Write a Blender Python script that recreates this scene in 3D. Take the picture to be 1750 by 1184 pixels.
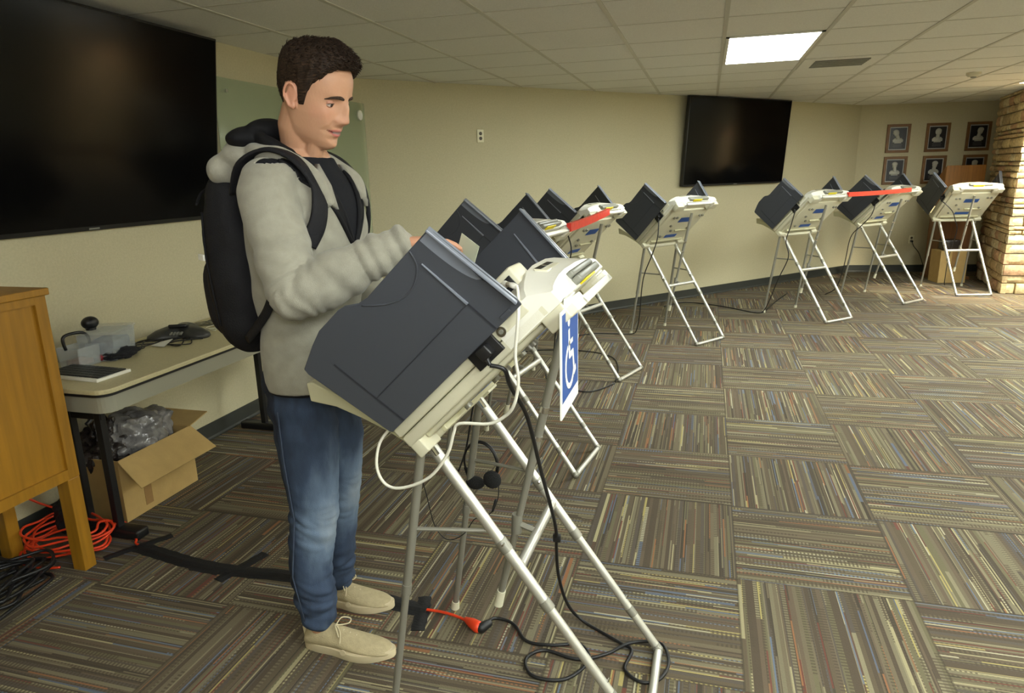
import bpy, bmesh, math, random
from mathutils import Vector, Matrix, noise
PI = math.pi
random.seed(7)
scn = bpy.context.scene
for o in list(bpy.data.objects): bpy.data.objects.remove(o)

# ------------------------------------------------------------------ camera
CAMZ = 1.5369
YAW, PITCH, ROLL = math.radians(-15.903), math.radians(14.254), math.radians(-1.4059)
fw = Vector((math.sin(YAW)*math.cos(PITCH), math.cos(YAW)*math.cos(PITCH), -math.sin(PITCH)))
rt0 = Vector((math.cos(YAW), -math.sin(YAW), 0)); up0 = rt0.cross(fw)
rt = rt0*math.cos(ROLL)+up0*math.sin(ROLL); upv = -rt0*math.sin(ROLL)+up0*math.cos(ROLL)
cd = bpy.data.cameras.new('camera'); cam = bpy.data.objects.new('camera', cd); scn.collection.objects.link(cam)
cam.matrix_world = Matrix(((rt.x, upv.x, -fw.x, 0), (rt.y, upv.y, -fw.y, 0), (rt.z, upv.z, -fw.z, CAMZ), (0, 0, 0, 1)))
cd.sensor_width = 36; cd.lens = 1165.76/1750*36; cd.clip_start = 0.05; cd.clip_end = 100
scn.camera = cam
# ------------------------------------------------------------------ world, exposure
w = bpy.data.worlds.new('world'); scn.world = w; w.use_nodes = True
w.node_tree.nodes['Background'].inputs[0].default_value = (0.9, 0.93, 1.0, 1)
w.node_tree.nodes['Background'].inputs[1].default_value = 0.15
vs = scn.view_settings
vs.view_transform = 'Standard'; vs.look = 'None'; vs.gamma = 1; vs.use_curve_mapping = False
vs.exposure = 0.78
LAMP = 19.0        # emission strength of the ceiling fixtures
CEIL = 2.34
C = scn.collection
# the photographer's flash, next to the lens, tipped up so most of it bounces off the ceiling
fl = bpy.data.lights.new('camera_flash', 'AREA'); fl.shape = 'DISK'; fl.size = 0.25; fl.energy = 17; fl.color = (.97, .98, 1)
fo = bpy.data.objects.new('camera_flash', fl); C.objects.link(fo); fo.location = (0.12, -0.12, 1.75)
fo.rotation_euler = Vector((-.35, .55, 1.0)).to_track_quat('-Z', 'Y').to_euler()

# ------------------------------------------------------------------ materials
def srgb(c):
    return tuple(((v/255)/12.92 if v/255 <= 0.04045 else ((v/255+0.055)/1.055)**2.4) for v in c)+(1,)
MATS = {}
def mat(name, col, rough=0.6, metal=0.0, bump=None, var=None, spec=0.5, coat=0, alpha=1.0, trans=0, emit=None, sheen=0):
    if name in MATS: return MATS[name]
    m = bpy.data.materials.new(name); m.use_nodes = True
    nt = m.node_tree; b = nt.nodes['Principled BSDF']
    b.inputs['Base Color'].default_value = srgb(col)
    b.inputs['Roughness'].default_value = rough; b.inputs['Metallic'].default_value = metal
    b.inputs['Specular IOR Level'].default_value = spec
    if coat: b.inputs['Coat Weight'].default_value = coat
    if alpha < 1: b.inputs['Alpha'].default_value = alpha
    if trans: b.inputs['Transmission Weight'].default_value = trans
    if sheen: b.inputs['Sheen Weight'].default_value = sheen
    if emit:
        b.inputs['Emission Color'].default_value = srgb(emit[0]); b.inputs['Emission Strength'].default_value = emit[1]
    tc = nt.nodes.new('ShaderNodeTexCoord')
    if var:   # (scale, amount, stretch)
        n = nt.nodes.new('ShaderNodeTexNoise'); n.inputs['Scale'].default_value = var[0]; n.inputs['Detail'].default_value = 4
        mp = nt.nodes.new('ShaderNodeMapping'); mp.inputs['Scale'].default_value = var[2] if len(var) > 2 else (1, 1, 1)
        nt.links.new(tc.outputs['Object'], mp.inputs[0]); nt.links.new(mp.outputs[0], n.inputs['Vector'])
        r = nt.nodes.new('ShaderNodeValToRGB'); c = srgb(col); a = var[1]
        r.color_ramp.elements[0].position = 0.3; r.color_ramp.elements[1].position = 0.7
        r.color_ramp.elements[0].color = (c[0]*(1-a), c[1]*(1-a), c[2]*(1-a), 1)
        r.color_ramp.elements[1].color = (min(1, c[0]*(1+a)), min(1, c[1]*(1+a)), min(1, c[2]*(1+a)), 1)
        nt.links.new(n.outputs['Fac'], r.inputs[0]); nt.links.new(r.outputs[0], b.inputs['Base Color'])
    if bump:  # (scale, strength, stretch)
        n = nt.nodes.new('ShaderNodeTexNoise'); n.inputs['Scale'].default_value = bump[0]; n.inputs['Detail'].default_value = 3
        mp = nt.nodes.new('ShaderNodeMapping'); mp.inputs['Scale'].default_value = bump[2] if len(bump) > 2 else (1, 1, 1)
        nt.links.new(tc.outputs['Object'], mp.inputs[0]); nt.links.new(mp.outputs[0], n.inputs['Vector'])
        bp = nt.nodes.new('ShaderNodeBump'); bp.inputs['Strength'].default_value = bump[1]; bp.inputs['Distance'].default_value = 0.01
        nt.links.new(n.outputs['Fac'], bp.inputs['Height']); nt.links.new(bp.outputs[0], b.inputs['Normal'])
    MATS[name] = m
    return m

class G:   # tiny node helper
    def __init__(s, m): s.nt = m.node_tree; s.N = s.nt.nodes; s.L = s.nt.links
    def put(s, v, sock):
        if isinstance(v, (int, float)): sock.default_value = v
        elif isinstance(v, tuple): sock.default_value = v
        else: s.L.new(v, sock)
    def m(s, op, a, b=0.0, c=0.0):
        n = s.N.new('ShaderNodeMath'); n.operation = op
        s.put(a, n.inputs[0]); s.put(b, n.inputs[1]); s.put(c, n.inputs[2]); return n.outputs[0]
    def wn(s, a, b, c):
        v = s.N.new('ShaderNodeCombineXYZ'); s.put(a, v.inputs[0]); s.put(b, v.inputs[1]); s.put(c, v.inputs[2])
        n = s.N.new('ShaderNodeTexWhiteNoise'); n.noise_dimensions = '3D'; s.L.new(v.outputs[0], n.inputs['Vector']); return n
    def mix(s, f, a, b):
        n = s.N.new('ShaderNodeMix'); n.data_type = 'RGBA'
        s.put(f, n.inputs['Factor']); s.put(a, n.inputs[6]); s.put(b, n.inputs[7]); return n.outputs[2]
    def ramp(s, f, els, const=True):
        n = s.N.new('ShaderNodeValToRGB'); cr = n.color_ramp
        if const: cr.interpolation = 'CONSTANT'
        while len(cr.elements) > 1: cr.elements.remove(cr.elements[-1])
        cr.elements[0].position = els[0][0]; cr.elements[0].color = srgb(els[0][1])
        for p, c in els[1:]:
            e = cr.elements.new(p); e.color = srgb(c)
        s.put(f, n.inputs[0]); return n.outputs[0]

T = 0.61
def carpet_material():
    m = bpy.data.materials.new('striped_carpet_tile'); m.use_nodes = True; g = G(m)
    b = g.N['Principled BSDF']; b.inputs['Roughness'].default_value = 0.95; b.inputs['Specular IOR Level'].default_value = 0.15
    geo = g.N.new('ShaderNodeNewGeometry'); sp = g.N.new('ShaderNodeSeparateXYZ'); g.L.new(geo.outputs['Position'], sp.inputs[0])
    u = g.m('ADD', g.m('DIVIDE', sp.outputs[0], T), 0.7111); v = g.m('SUBTRACT', 10.0463, g.m('DIVIDE', sp.outputs[1], T))
    cu, cv = g.m('FLOOR', u), g.m('FLOOR', v); fu, fv = g.m('FRACT', u), g.m('FRACT', v)
    par = g.m('MULTIPLY', g.m('FRACT', g.m('MULTIPLY', g.m('ADD', cu, cv), 0.5)), 2.0)
    s = g.m('ADD', g.m('MULTIPLY', par, fu), g.m('MULTIPLY', g.m('SUBTRACT', 1.0, par), fv))
    l = g.m('ADD', g.m('MULTIPLY', par, fv), g.m('MULTIPLY', g.m('SUBTRACT', 1.0, par), fu))
    tid = g.m('ADD', g.m('MULTIPLY', cu, 3.17), g.m('MULTIPLY', cv, 7.31))
    # tufted rows: fine index, grouped at random so stripe widths vary
    k0 = g.m('FLOOR', g.m('MULTIPLY', s, 112.0)); k1 = g.m('FLOOR', g.m('MULTIPLY', s, 44.0))
    sel = g.m('GREATER_THAN', g.wn(k1, tid, 5.0).outputs['Value'], 0.42)
    k = g.m('ADD', g.m('MULTIPLY', sel, k0), g.m('MULTIPLY', g.m('SUBTRACT', 1.0, sel), g.m('ADD', k1, 500.0)))
    r1 = g.wn(k, tid, 1.0).outputs['Value']
    segn = g.m('FLOOR', g.m('ADD', g.m('MULTIPLY', l, 1.9), g.m('MULTIPLY', g.wn(k, tid, 2.0).outputs['Value'], 6.0)))
    r2 = g.wn(k, g.m('ADD', segn, tid), 3.0).outputs['Value']
    val = g.m('ADD', g.m('MULTIPLY', r1, 0.62), g.m('MULTIPLY', r2, 0.38))
    base = g.ramp(g.wn(k, tid, 9.0).outputs['Value'], [(0, (104, 93, 74)), (.14, (122, 111, 88)), (.28, (92, 80, 66)), (.42, (133, 124, 98)), (.56, (112, 98, 80)), (.70, (118, 112, 84)), (.84, (98, 90, 82))])
    acc = g.ramp(val, [(0, (88, 76, 62)), (.08, (118, 66, 54)), (.13, (80, 72, 62)), (.17, (98, 110, 130)), (.21, (76, 68, 58)), (.25, (158, 106, 66)), (.275, (82, 74, 62)), (.36, (128, 118, 92)), (.65, (150, 142, 112)), (.685, (106, 122, 146)), (.70, (176, 166, 126)), (.735, (126, 74, 62)), (.755, (146, 136, 106)), (.79, (184, 168, 100)), (.82, (196, 188, 156)), (.85, (118, 124, 136)), (.88, (148, 110, 76)), (.905, (186, 176, 132)), (.94, (104, 80, 66))])
    isacc = g.m('MULTIPLY', g.m('MAXIMUM', sel, g.m('GREATER_THAN', g.wn(k1, tid, 8.0).outputs['Value'], 0.86)), g.m('GREATER_THAN', g.m('ABSOLUTE', g.m('SUBTRACT', val, 0.49)), 0.16))
    col = g.mix(isacc, base, acc)
    # woven dashes on part of the stripes
    dash = g.m('GREATER_THAN', g.m('FRACT', g.m('MULTIPLY', l, 42.0)), 0.5)
    dsel = g.m('GREATER_THAN', g.wn(k, segn, 6.0).outputs['Value'], 0.66)
    col = g.mix(g.m('MULTIPLY', g.m('MULTIPLY', dash, dsel), 0.75), col, srgb((88, 78, 64)))
    # dark seam at tile edges
    e = g.m('MINIMUM', g.m('MINIMUM', fu, g.m('SUBTRACT', 1.0, fu)), g.m('MINIMUM', fv, g.m('SUBTRACT', 1.0, fv)))
    col = g.mix(g.m('MULTIPLY', g.m('LESS_THAN', e, 0.006), 0.5), col, srgb((70, 62, 50)))
    # pile grain
    nz = g.N.new('ShaderNodeTexNoise'); nz.inputs['Scale'].default_value = 220; g.L.new(geo.outputs['Position'], nz.inputs['Vector'])
    col = g.mix(g.m('MULTIPLY', nz.outputs['Fac'], 0.35), col, srgb((84, 76, 60)))
    hs = g.N.new('ShaderNodeHueSaturation'); hs.inputs['Saturation'].default_value = .92; hs.inputs['Value'].default_value = .86; g.L.new(col, hs.inputs['Color']); col = hs.outputs[0]
    g.L.new(col, b.inputs['Base Color'])
    bp = g.N.new('ShaderNodeBump'); bp.inputs['Strength'].default_value = 0.5; bp.inputs['Distance'].default_value = 0.004
    g.L.new(nz.outputs['Fac'], bp.inputs['Height']); g.L.new(bp.outputs[0], b.inputs['Normal'])
    return m

def attr_material(name, attr, rough=0.8, bump=None, sss=0, spec=.3, grain=0.0):
    m = bpy.data.materials.new(name); m.use_nodes = True; g = G(m); b = g.N['Principled BSDF']
    a = g.N.new('ShaderNodeAttribute'); a.attribute_name = attr
    b.inputs['Roughness'].default_value = rough; b.inputs['Specular IOR Level'].default_value = spec
    col = a.outputs['Color']
    tc = g.N.new('ShaderNodeTexCoord')
    if grain:
        n = g.N.new('ShaderNodeTexNoise'); n.inputs['Scale'].default_value = 30; n.inputs['Detail'].default_value = 6
        g.L.new(tc.outputs['Object'], n.inputs['Vector'])
        mm = g.N.new('ShaderNodeMix'); mm.data_type = 'RGBA'; mm.blend_type = 'MULTIPLY'; mm.inputs['Factor'].default_value = grain
        g.L.new(col, mm.inputs[6]); rr = g.ramp(n.outputs['Fac'], [(.3, (120, 110, 100)), (.7, (255, 255, 255))], False); g.L.new(rr, mm.inputs[7]); col = mm.outputs[2]
    g.L.new(col, b.inputs['Base Color'])
    if sss:
        b.inputs['Subsurface Weight'].default_value = sss; b.inputs['Subsurface Radius'].default_value = (0.012, 0.005, 0.003); b.inputs['Subsurface Scale'].default_value = 0.6
    if bump:
        n = g.N.new('ShaderNodeTexNoise'); n.inputs['Scale'].default_value = bump[0]; n.inputs['Detail'].default_value = 4
        g.L.new(tc.outputs['Object'], n.inputs['Vector'])
        bp = g.N.new('ShaderNodeBump'); bp.inputs['Strength'].default_value = bump[1]; bp.inputs['Distance'].default_value = 0.01
        g.L.new(n.outputs['Fac'], bp.inputs['Height']); g.L.new(bp.outputs[0], b.inputs['Normal'])
    return m

M_WALL = mat('beige_vinyl_wall', (196, 188, 156), 0.75, bump=(260, .25), var=(90, .05), spec=.3)
M_CEIL = mat('mineral_ceiling_tile', (230, 229, 222), 0.95, bump=(180, .35), var=(140, .06), spec=.1)
M_GRID = mat('ceiling_grid_metal', (196, 193, 180), 0.5)
M_BASE = mat('dark_rubber_baseboard', (52, 54, 50), 0.5)
M_SHIELD = mat('slate_grey_plastic', (63, 66, 73), 0.42, bump=(900, .12), spec=.4)
M_SHIELDL = mat('light_slate_flange', (120, 126, 138), 0.3, spec=.6)
M_GROOVE = mat('dark_groove_plastic', (38, 40, 48), 0.5)
M_CREAM = mat('cream_plastic', (206, 202, 178), 0.38, bump=(700, .05))
M_CREAM2 = mat('cream_translucent_plastic', (196, 192, 160), 0.35)
M_WHITE = mat('white_plastic', (232, 230, 218), 0.35)
M_GREYP = mat('mid_grey_plastic', (126, 126, 116), 0.4)
M_BLACK = mat('black_plastic', (22, 22, 24), 0.4)
M_RUB = mat('black_rubber_cable', (24, 24, 26), 0.45)
M_ALU = mat('brushed_aluminium', (205, 204, 196), 0.38, metal=.7, bump=(500, .04, (1, 1, .05)))
M_ALUD = mat('satin_grey_tube', (150, 148, 138), 0.45, metal=.55)
M_CHROME = mat('chrome', (220, 220, 220), 0.12, metal=1)
M_SCREEN = mat('black_gloss_screen', (8, 8, 9), 0.14, spec=.14)
M_LCD = mat('grey_touch_screen', (96, 104, 110), 0.2)
M_BLUE = mat('blue_label', (44, 84, 158), 0.5)
M_YEL = mat('yellow_label', (235, 215, 40), 0.5)
M_RED = mat('red_tape', (206, 48, 36), 0.35, var=(25, .15))
M_PAPER = mat('white_paper', (236, 236, 228), 0.6)
M_WOOD = mat('oak_veneer', (154, 109, 26), 0.42, var=(5, .16, (9, 9, .6)), bump=(60, .06, (6, 6, .3)))
M_WOODD = mat('dark_brown_wood', (112, 72, 34), 0.5, var=(6, .2, (8, 8, .6)))
M_CARD = mat('cardboard', (182, 152, 96), 0.8, var=(12, .07), bump=(80, .1))
M_CARDD = mat('cardboard_inside', (150, 116, 70), 0.85, var=(12, .07))
M_TABLE = mat('speckled_table_laminate', (196, 186, 146), 0.45, var=(160, .08))
M_TEDGE = mat('grey_table_apron', (150, 148, 132), 0.45)
M_ORANGE = mat('orange_cord_vinyl', (226, 66, 30), 0.4)
M_TAPE = mat('black_gaffer_tape', (20, 20, 22), 0.75, bump=(120, .2))
M_GLASS = mat('frosted_greenish_glass', (176, 190, 156), 0.12, alpha=.42, spec=.6)
M_CLEAR = mat('clear_bin_plastic', (205, 212, 214), 0.15, alpha=.30)
M_CLEARB = mat('clear_bin_contents', (120, 130, 150), 0.6, var=(40, .3))
M_PLASTICBAG = mat('crumpled_grey_plastic_film', (122, 120, 120), 0.16, var=(18, .35), bump=(22, 1.0), spec=.6, coat=.2)
M_DARKBAG = mat('dark_plastic_film', (46, 40, 38), 0.25, bump=(18, 1.0), var=(14, .4))
M_WALLO = mat('ivory_outlet_plate', (225, 220, 190), 0.4)
M_LIGHT = mat('lit_diffuser', (255, 255, 255), 0.5, emit=((246, 253, 246), LAMP))
M_DENIM = None

# ------------------------------------------------------------------ mesh builder
class MB:
    def __init__(s): s.v = []; s.f = []; s.m = []; s.cur = 0
    def add(s, vs_, fs_, mi=None):
        o = len(s.v); s.v += [Vector(p) for p in vs_]; s.f += [tuple(i+o for i in f) for f in fs_]
        s.m += [s.cur if mi is None else mi]*len(fs_); return s
    def box(s, lo, hi, M=None, mi=None):
        x0, y0, z0 = lo; x1, y1, z1 = hi
        p = [Vector(q) for q in ((x0,y0,z0),(x1,y0,z0),(x1,y1,z0),(x0,y1,z0),(x0,y0,z1),(x1,y0,z1),(x1,y1,z1),(x0,y1,z1))]
        if M is not None: p = [M @ q for q in p]
        f = [(0,3,2,1),(4,5,6,7),(0,1,5,4),(1,2,6,5),(2,3,7,6),(3,0,4,7)]
        return s.add(p, f, mi)
    def rbox(s, lo, hi, r, M=None, mi=None, seg=3):   # box rounded on all edges
        bm = bmesh.new(); x0, y0, z0 = lo; x1, y1, z1 = hi
        bmesh.ops.create_cube(bm, size=1)
        for q in bm.verts: q.co = Vector(((x0+x1)/2+q.co.x*(x1-x0), (y0+y1)/2+q.co.y*(y1-y0), (z0+z1)/2+q.co.z*(z1-z0)))
        bmesh.ops.bevel(bm, geom=list(bm.edges), offset=r, segments=seg, affect='EDGES', profile=.5)
        bm.verts.index_update()
        vs_ = [(M @ q.co) if M is not None else q.co.copy() for q in bm.verts]
        fs_ = [tuple(q.index for q in f.verts) for f in bm.faces]; bm.free()
        return s.add(vs_, fs_, mi)
    def prism(s, poly, h0, h1, fr, mi=None):  # poly of 2D pts mapped by fr(u,v,h)
        n = len(poly)
        vs_ = [fr(a, b, h0) for a, b in poly]+[fr(a, b, h1) for a, b in poly]
        fs_ = [tuple(range(n))[::-1], tuple(range(n, 2*n))]+[(i, (i+1) % n, n+(i+1) % n, n+i) for i in range(n)]
        return s.add(vs_, fs_, mi)
    def tube(s, pts, r, n=10, mi=None, caps=True, flat=None):
        pts = [Vector(p) for p in pts]; R = r if isinstance(r, (list, tuple)) else [r]*len(pts)
        rings = []; prev = None
        for i, p in enumerate(pts):
            if i == 0: t = pts[1]-pts[0]
            elif i == len(pts)-1: t = pts[-1]-pts[-2]
            else: t = (pts[i+1]-p).normalized()+(p-pts[i-1]).normalized()
            t = t.normalized() if t.length > 1e-9 else Vector((0, 0, 1))
            if prev is None:
                a = t.orthogonal().normalized()
            else:
                a = prev-t*prev.dot(t); a = a.normalized() if a.length > 1e-6 else t.orthogonal().normalized()
            prev = a; b = t.cross(a)
            rings.append([p+a*math.cos(2*PI*k/n)*R[i]+b*math.sin(2*PI*k/n)*R[i]*(flat or 1) for k in range(n)])
        return s.loft(rings, caps, mi)
    def loft(s, rings, caps=True, mi=None, closed=True):
        n = len(rings[0]); vs_ = [p for r in rings for p in r]; fs_ = []
        for i in range(len(rings)-1):
            for k in range(n if closed else n-1):
                a = i*n+k; b = i*n+(k+1) % n; fs_.append((a, b, b+n, a+n))
        if caps and closed: fs_ += [tuple(range(n))[::-1], tuple(range((len(rings)-1)*n, len(rings)*n))]
        return s.add(vs_, fs_, mi)
    def ball(s, c, r, nu=16, nv=10, M=None, mi=None):
        c = Vector(c); r = Vector((r, r, r)) if isinstance(r, (int, float)) else Vector(r)
        vs_ = [Vector((0, 0, -1))]
        for j in range(1, nv):
            th = -PI/2+PI*j/nv
            vs_ += [Vector((math.cos(th)*math.cos(2*PI*k/nu), math.cos(th)*math.sin(2*PI*k/nu), math.sin(th))) for k in range(nu)]
        vs_.append(Vector((0, 0, 1))); fs_ = []
        for k in range(nu): fs_.append((0, 1+(k+1) % nu, 1+k))
        for j in range(nv-2):
            for k in range(nu):
                a = 1+j*nu+k; b = 1+j*nu+(k+1) % nu; fs_.append((a, b, b+nu, a+nu))
        e = len(vs_)-1; o = 1+(nv-2)*nu
        for k in range(nu): fs_.append((o+k, o+(k+1) % nu, e))
        vs_ = [Vector((q.x*r.x, q.y*r.y, q.z*r.z)) for q in vs_]
        if M is not None: vs_ = [M @ q for q in vs_]
        return s.add([q+c for q in vs_], fs_, mi)
    def chain(s, pts, rad, n=16, mi=None, step=.02):   # tapered limb with round ends
        pts = [Vector(p) for p in pts]; P = []; R = []
        for i in range(len(pts)-1):
            L = (pts[i+1]-pts[i]).length; k = max(2, int(L/step))
            for q in range(k):
                f = q/k; P.append(pts[i].lerp(pts[i+1], f)); R.append(rad[i]+(rad[i+1]-rad[i])*f)
        P.append(pts[-1]); R.append(rad[-1])
        t0 = (P[0]-P[1]).normalized(); t1 = (P[-1]-P[-2]).normalized()
        pre = [(P[0]+t0*R[0]*math.sin(a), R[0]*math.cos(a)) for a in (1.45, 1.1, .7, .35)]
        post = [(P[-1]+t1*R[-1]*math.sin(a), R[-1]*math.cos(a)) for a in (.35, .7, 1.1, 1.45)]
        P = [a for a, _ in pre]+P+[a for a, _ in post]; R = [b for _, b in pre]+R+[b for _, b in post]
        return s.tube(P, R, n, mi)
    def mesh(s, name):
        me = bpy.data.meshes.new(name); me.from_pydata([tuple(p) for p in s.v], [], s.f); me.update()
        me.polygons.foreach_set('material_index', s.m)
        return me
    def build(s, name, mats, parent=None, smooth=False, bevel=0, autos=None):
        me = s.mesh(name)
        bm = bmesh.new(); bm.from_mesh(me); bmesh.ops.recalc_face_normals(bm, faces=bm.faces); bm.to_mesh(me); bm.free()
        for m_ in (mats if isinstance(mats, (list, tuple)) else [mats]): me.materials.append(m_)
        o = bpy.data.objects.new(name, me); C.objects.link(o)
        if parent: o.parent = parent
        if smooth:
            me.polygons.foreach_set('use_smooth', [True]*len(me.polygons))
            if smooth != 'all':
                try: me.set_sharp_from_angle(angle=math.radians(smooth if isinstance(smooth, (int, float)) and smooth is not True else 40))
                except Exception: pass
        if bevel:
            b = o.modifiers.new('bevel', 'BEVEL'); b.width = bevel; b.segments = 2; b.limit_method = 'ANGLE'
        return o

def tag(o, label, cat, group=None):
    o['label'] = label; o['category'] = cat
    if group: o['group'] = group
    return o
def thing(name, label, cat, loc=(0, 0, 0), rz=0, group=None):
    o = bpy.data.objects.new(name, None); C.objects.link(o); o.location = loc; o.rotation_euler = (0, 0, rz)
    o.empty_display_size = .1
    return tag(o, label, cat, group)
def struct(o): o['kind'] = 'structure'; return o
def lab(o, l): o['label'] = l; return o
def copy_tree(o, parent=None):
    c = o.copy(); C.objects.link(c); c.parent = parent
    for ch in [q for q in list(C.objects) if q.parent == o]: copy_tree(ch, c)
    return c
def spline(pts, k=6):   # Catmull-Rom
    P = [Vector(p) for p in pts]; out = []
    for i in range(len(P)-1):
        a = P[max(i-1, 0)]; b = P[i]; c = P[i+1]; d = P[min(i+2, len(P)-1)]
        for q in range(k):
            t = q/k
            out.append(0.5*((2*b)+(c-a)*t+(2*a-5*b+4*c-d)*t*t+(3*b-3*c+d-a)*t**3))
    out.append(P[-1]); return out
def cable(name, pts, r, m_, parent=None, k=6, n=8):
    return MB().tube(spline(pts, k), r, n).build(name, m_, parent, smooth='all')

# ------------------------------------------------------------------ the room
WA = Vector((-2.865, 5.56, 0)); WB = Vector((2.03, 11.02, 0))           # back wall ends
WC = Vector((6.4, 11.64, 0))                                            # right wall end
def planar(name, pts, m_, flip=False):
    b = MB(); b.add(pts, [tuple(range(len(pts)))]); o = b.build(name, m_); return struct(o)
floor_poly = [(-2.865, -4.2), (6.4, -4.2), (6.4, 11.64), (2.03, 11.02), (-2.865, 5.56)]
b = MB(); b.add([(x, y, -0.05) for x, y in floor_poly]+[(x, y, 0) for x, y in floor_poly], [(4,3,2,1,0),(5,6,7,8,9)]+[(i,(i+1)%5,5+(i+1)%5,5+i) for i in range(5)])
floor = struct(b.build('floor', carpet_material()))
b = MB(); b.add([(x, y, CEIL) for x, y in floor_poly]+[(x, y, CEIL+.06) for x, y in floor_poly], [(0,1,2,3,4),(9,8,7,6,5)]+[(i,(i+1)%5,5+(i+1)%5,5+i) for i in range(5)])
struct(b.build('ceiling', M_CEIL))
def wallseg(name, a, c, th=.1, h=CEIL):
    a = Vector((a[0], a[1], 0)); c = Vector((c[0], c[1], 0)); d = (c-a).normalized(); n = Vector((-d.y, d.x, 0))*th
    z = Vector((0, 0, h)); b = MB()
    b.add([a, c, c+n, a+n, a+z, c+z, c+n+z, a+n+z], [(0,3,2,1),(4,5,6,7),(0,1,5,4),(1,2,6,5),(2,3,7,6),(3,0,4,7)])
    return struct(b.build(name, M_WALL))
wallseg('wall_left', (-2.865, -4.2), (-2.865, 5.56)); wallseg('wall_back', WA, WB); wallseg('wall_right', WB, WC)
wallseg('wall_east', (6.4, 11.64), (6.4, -4.2)); wallseg('wall_rear', (6.4, -4.2), (-2.865, -4.2))
def basebd(name, a, c):
    a = Vector((a[0], a[1], 0)); c = Vector((c[0], c[1], 0)); d = (c-a).normalized(); n = Vector((d.y, -d.x, 0))
    b = MB(); p = [(0, 0), (.012, 0), (.012, .008), (.006, .02), (.005, .1), (0, .102)]
    vs_ = [a+n*(x+.0005)+Vector((0, 0, z)) for x, z in p]+[c+n*(x+.0005)+Vector((0, 0, z)) for x, z in p]
    k = len(p); b.add(vs_, [(i, (i+1) % k, k+(i+1) % k, k+i) for i in range(k)]+[tuple(range(k))[::-1], tuple(range(k, 2*k))])
    return struct(b.build(name, M_BASE))
basebd('baseboard_left', (-2.865, -4.2), (-2.865, 5.56)); basebd('baseboard_back', WA, WB); basebd('baseboard_right', WB, WC)
# ceiling grid: T-bars
GX0, GY0 = 0.061, 4.86
b = MB()
def inside(x, y):
    if x < -2.865 or x > 6.4 or y < -4.2: return False
    if x < 2.03: return y < WA.y+(x-WA.x)*(WB.y-WA.y)/(WB.x-WA.x)
    return y < WB.y+(x-WB.x)*(WC.y-WB.y)/(WC.x-WB.x)
def ymax(x): 
    return WA.y+(x-WA.x)*(WB.y-WA.y)/(WB.x-WA.x) if x < 2.03 else WB.y+(x-WB.x)*(WC.y-WB.y)/(WC.x-WB.x)
def xmin(y):
    if y <= 5.56: return -2.865
    if y <= 11.02: return WA.x+(y-WA.y)*(WB.x-WA.x)/(WB.y-WA.y)
    return WB.x+(y-WB.y)*(WC.x-WB.x)/(WC.y-WB.y)
for i in range(-4, 11):
    x = GX0+.61*i
    if -2.8 < x < 6.35: b.box((x-.012, -4.19, CEIL-.004), (x+.012, ymax(x)-.015, CEIL+.002))
for j in range(-14, 11):
    y = GY0+.61*j
    if -4.15 < y < 11.5: b.box((xmin(y)+.015, y-.008, CEIL-.002), (6.39, y+.008, CEIL+.002))
struct(b.build('trim_1', M_GRID))

# ceiling lights (2x4 ft troffers)
def ceiling_light(cx, cy, label, group=None):
    t = thing('ceiling_light', label, 'ceiling light', (cx, cy, CEIL), 0, group)
    b = MB(); W_, H_ = .292, .597
    for lo, hi in (((-W_, -H_, -.008), (W_, -H_+.022, 0)), ((-W_, H_-.022, -.008), (W_, H_, 0)), ((-W_, -H_, -.008), (-W_+.022, H_, 0)), ((W_-.022, -H_, -.008), (W_, H_, 0))): b.box(lo, hi)
    b.build('frame', M_WHITE, t)
    b = MB(); b.box((-W_+.022, -H_+.022, -.005), (W_-.022, H_-.022, -.001)); b.build('diffuser', M_LIGHT, t)
    return t
ceiling_light(.366, 5.47, 'rectangular fluorescent ceiling light glowing white above the row of booths', None)
lights_off = [(.366, -1.85), (2.806, -1.85), (5.246, -1.85), (.976, .59), (2.806, .59), (5.246, .59), (2.806, 3.03), (5.246, 3.03), (3.416, 5.47), (3.416, 6.69), (5.246, 5.47), (4.026, 7.30), (4.636, 8.52)]  # unseen fixtures; those at far right added to brighten the right wall
for p in lights_off:
    ceiling_light(p[0], p[1], 'unseen ceiling light added out of frame, in the grid over the open floor', 'unseen ceiling lights over the open floor')

# air vent, smoke detector, downlight
t = thing('air_vent', 'dark slotted air vent in the ceiling beside the lit panel', 'air vent', (.976, 6.385, CEIL))
b = MB(); b.box((-.29, -.29, -.006), (.29, -.20, 0)); b.box((-.29, .20, -.006), (.29, .29, 0)); b.box((-.29, -.2, -.006), (-.2, .2, 0)); b.box((.2, -.2, -.006), (.29, .2, 0)); b.build('frame', M_CEIL, t)
b = MB(); b.box((-.2, -.2, -.002), (.2, .2, 0)); b.build('backing', M_BLACK, t)
b = MB()
for k in range(6): b.box((-.2, -.18+.065*k, -.012), (.2, -.145+.065*k, -.003), Matrix.Identity(4))
b.build('slats', M_GREYP, t)
t = thing('smoke_detector', 'small round smoke detector on the ceiling above the framed plaques', 'smoke detector', (2.34, 7.68, CEIL))
b = MB(); b.loft([[Vector((r*math.cos(a*PI/12), r*math.sin(a*PI/12), z)) for a in range(24)] for r, z in ((.06, 0), (.06, -.02), (.045, -.035), (.01, -.038))]); b.build('housing', M_CREAM, t, smooth=40)
b = MB(); b.loft([[Vector((r*math.cos(a*PI/12), r*math.sin(a*PI/12), z)) for a in range(24)] for r, z in ((.025, -.036), (.022, -.046))]); b.build('sensor_cap', M_GREYP, t, smooth=40)
t = thing('downlight', 'small round recessed downlight shining on the stone pillar', 'downlight', (3.19, 8.86, CEIL))
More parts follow.
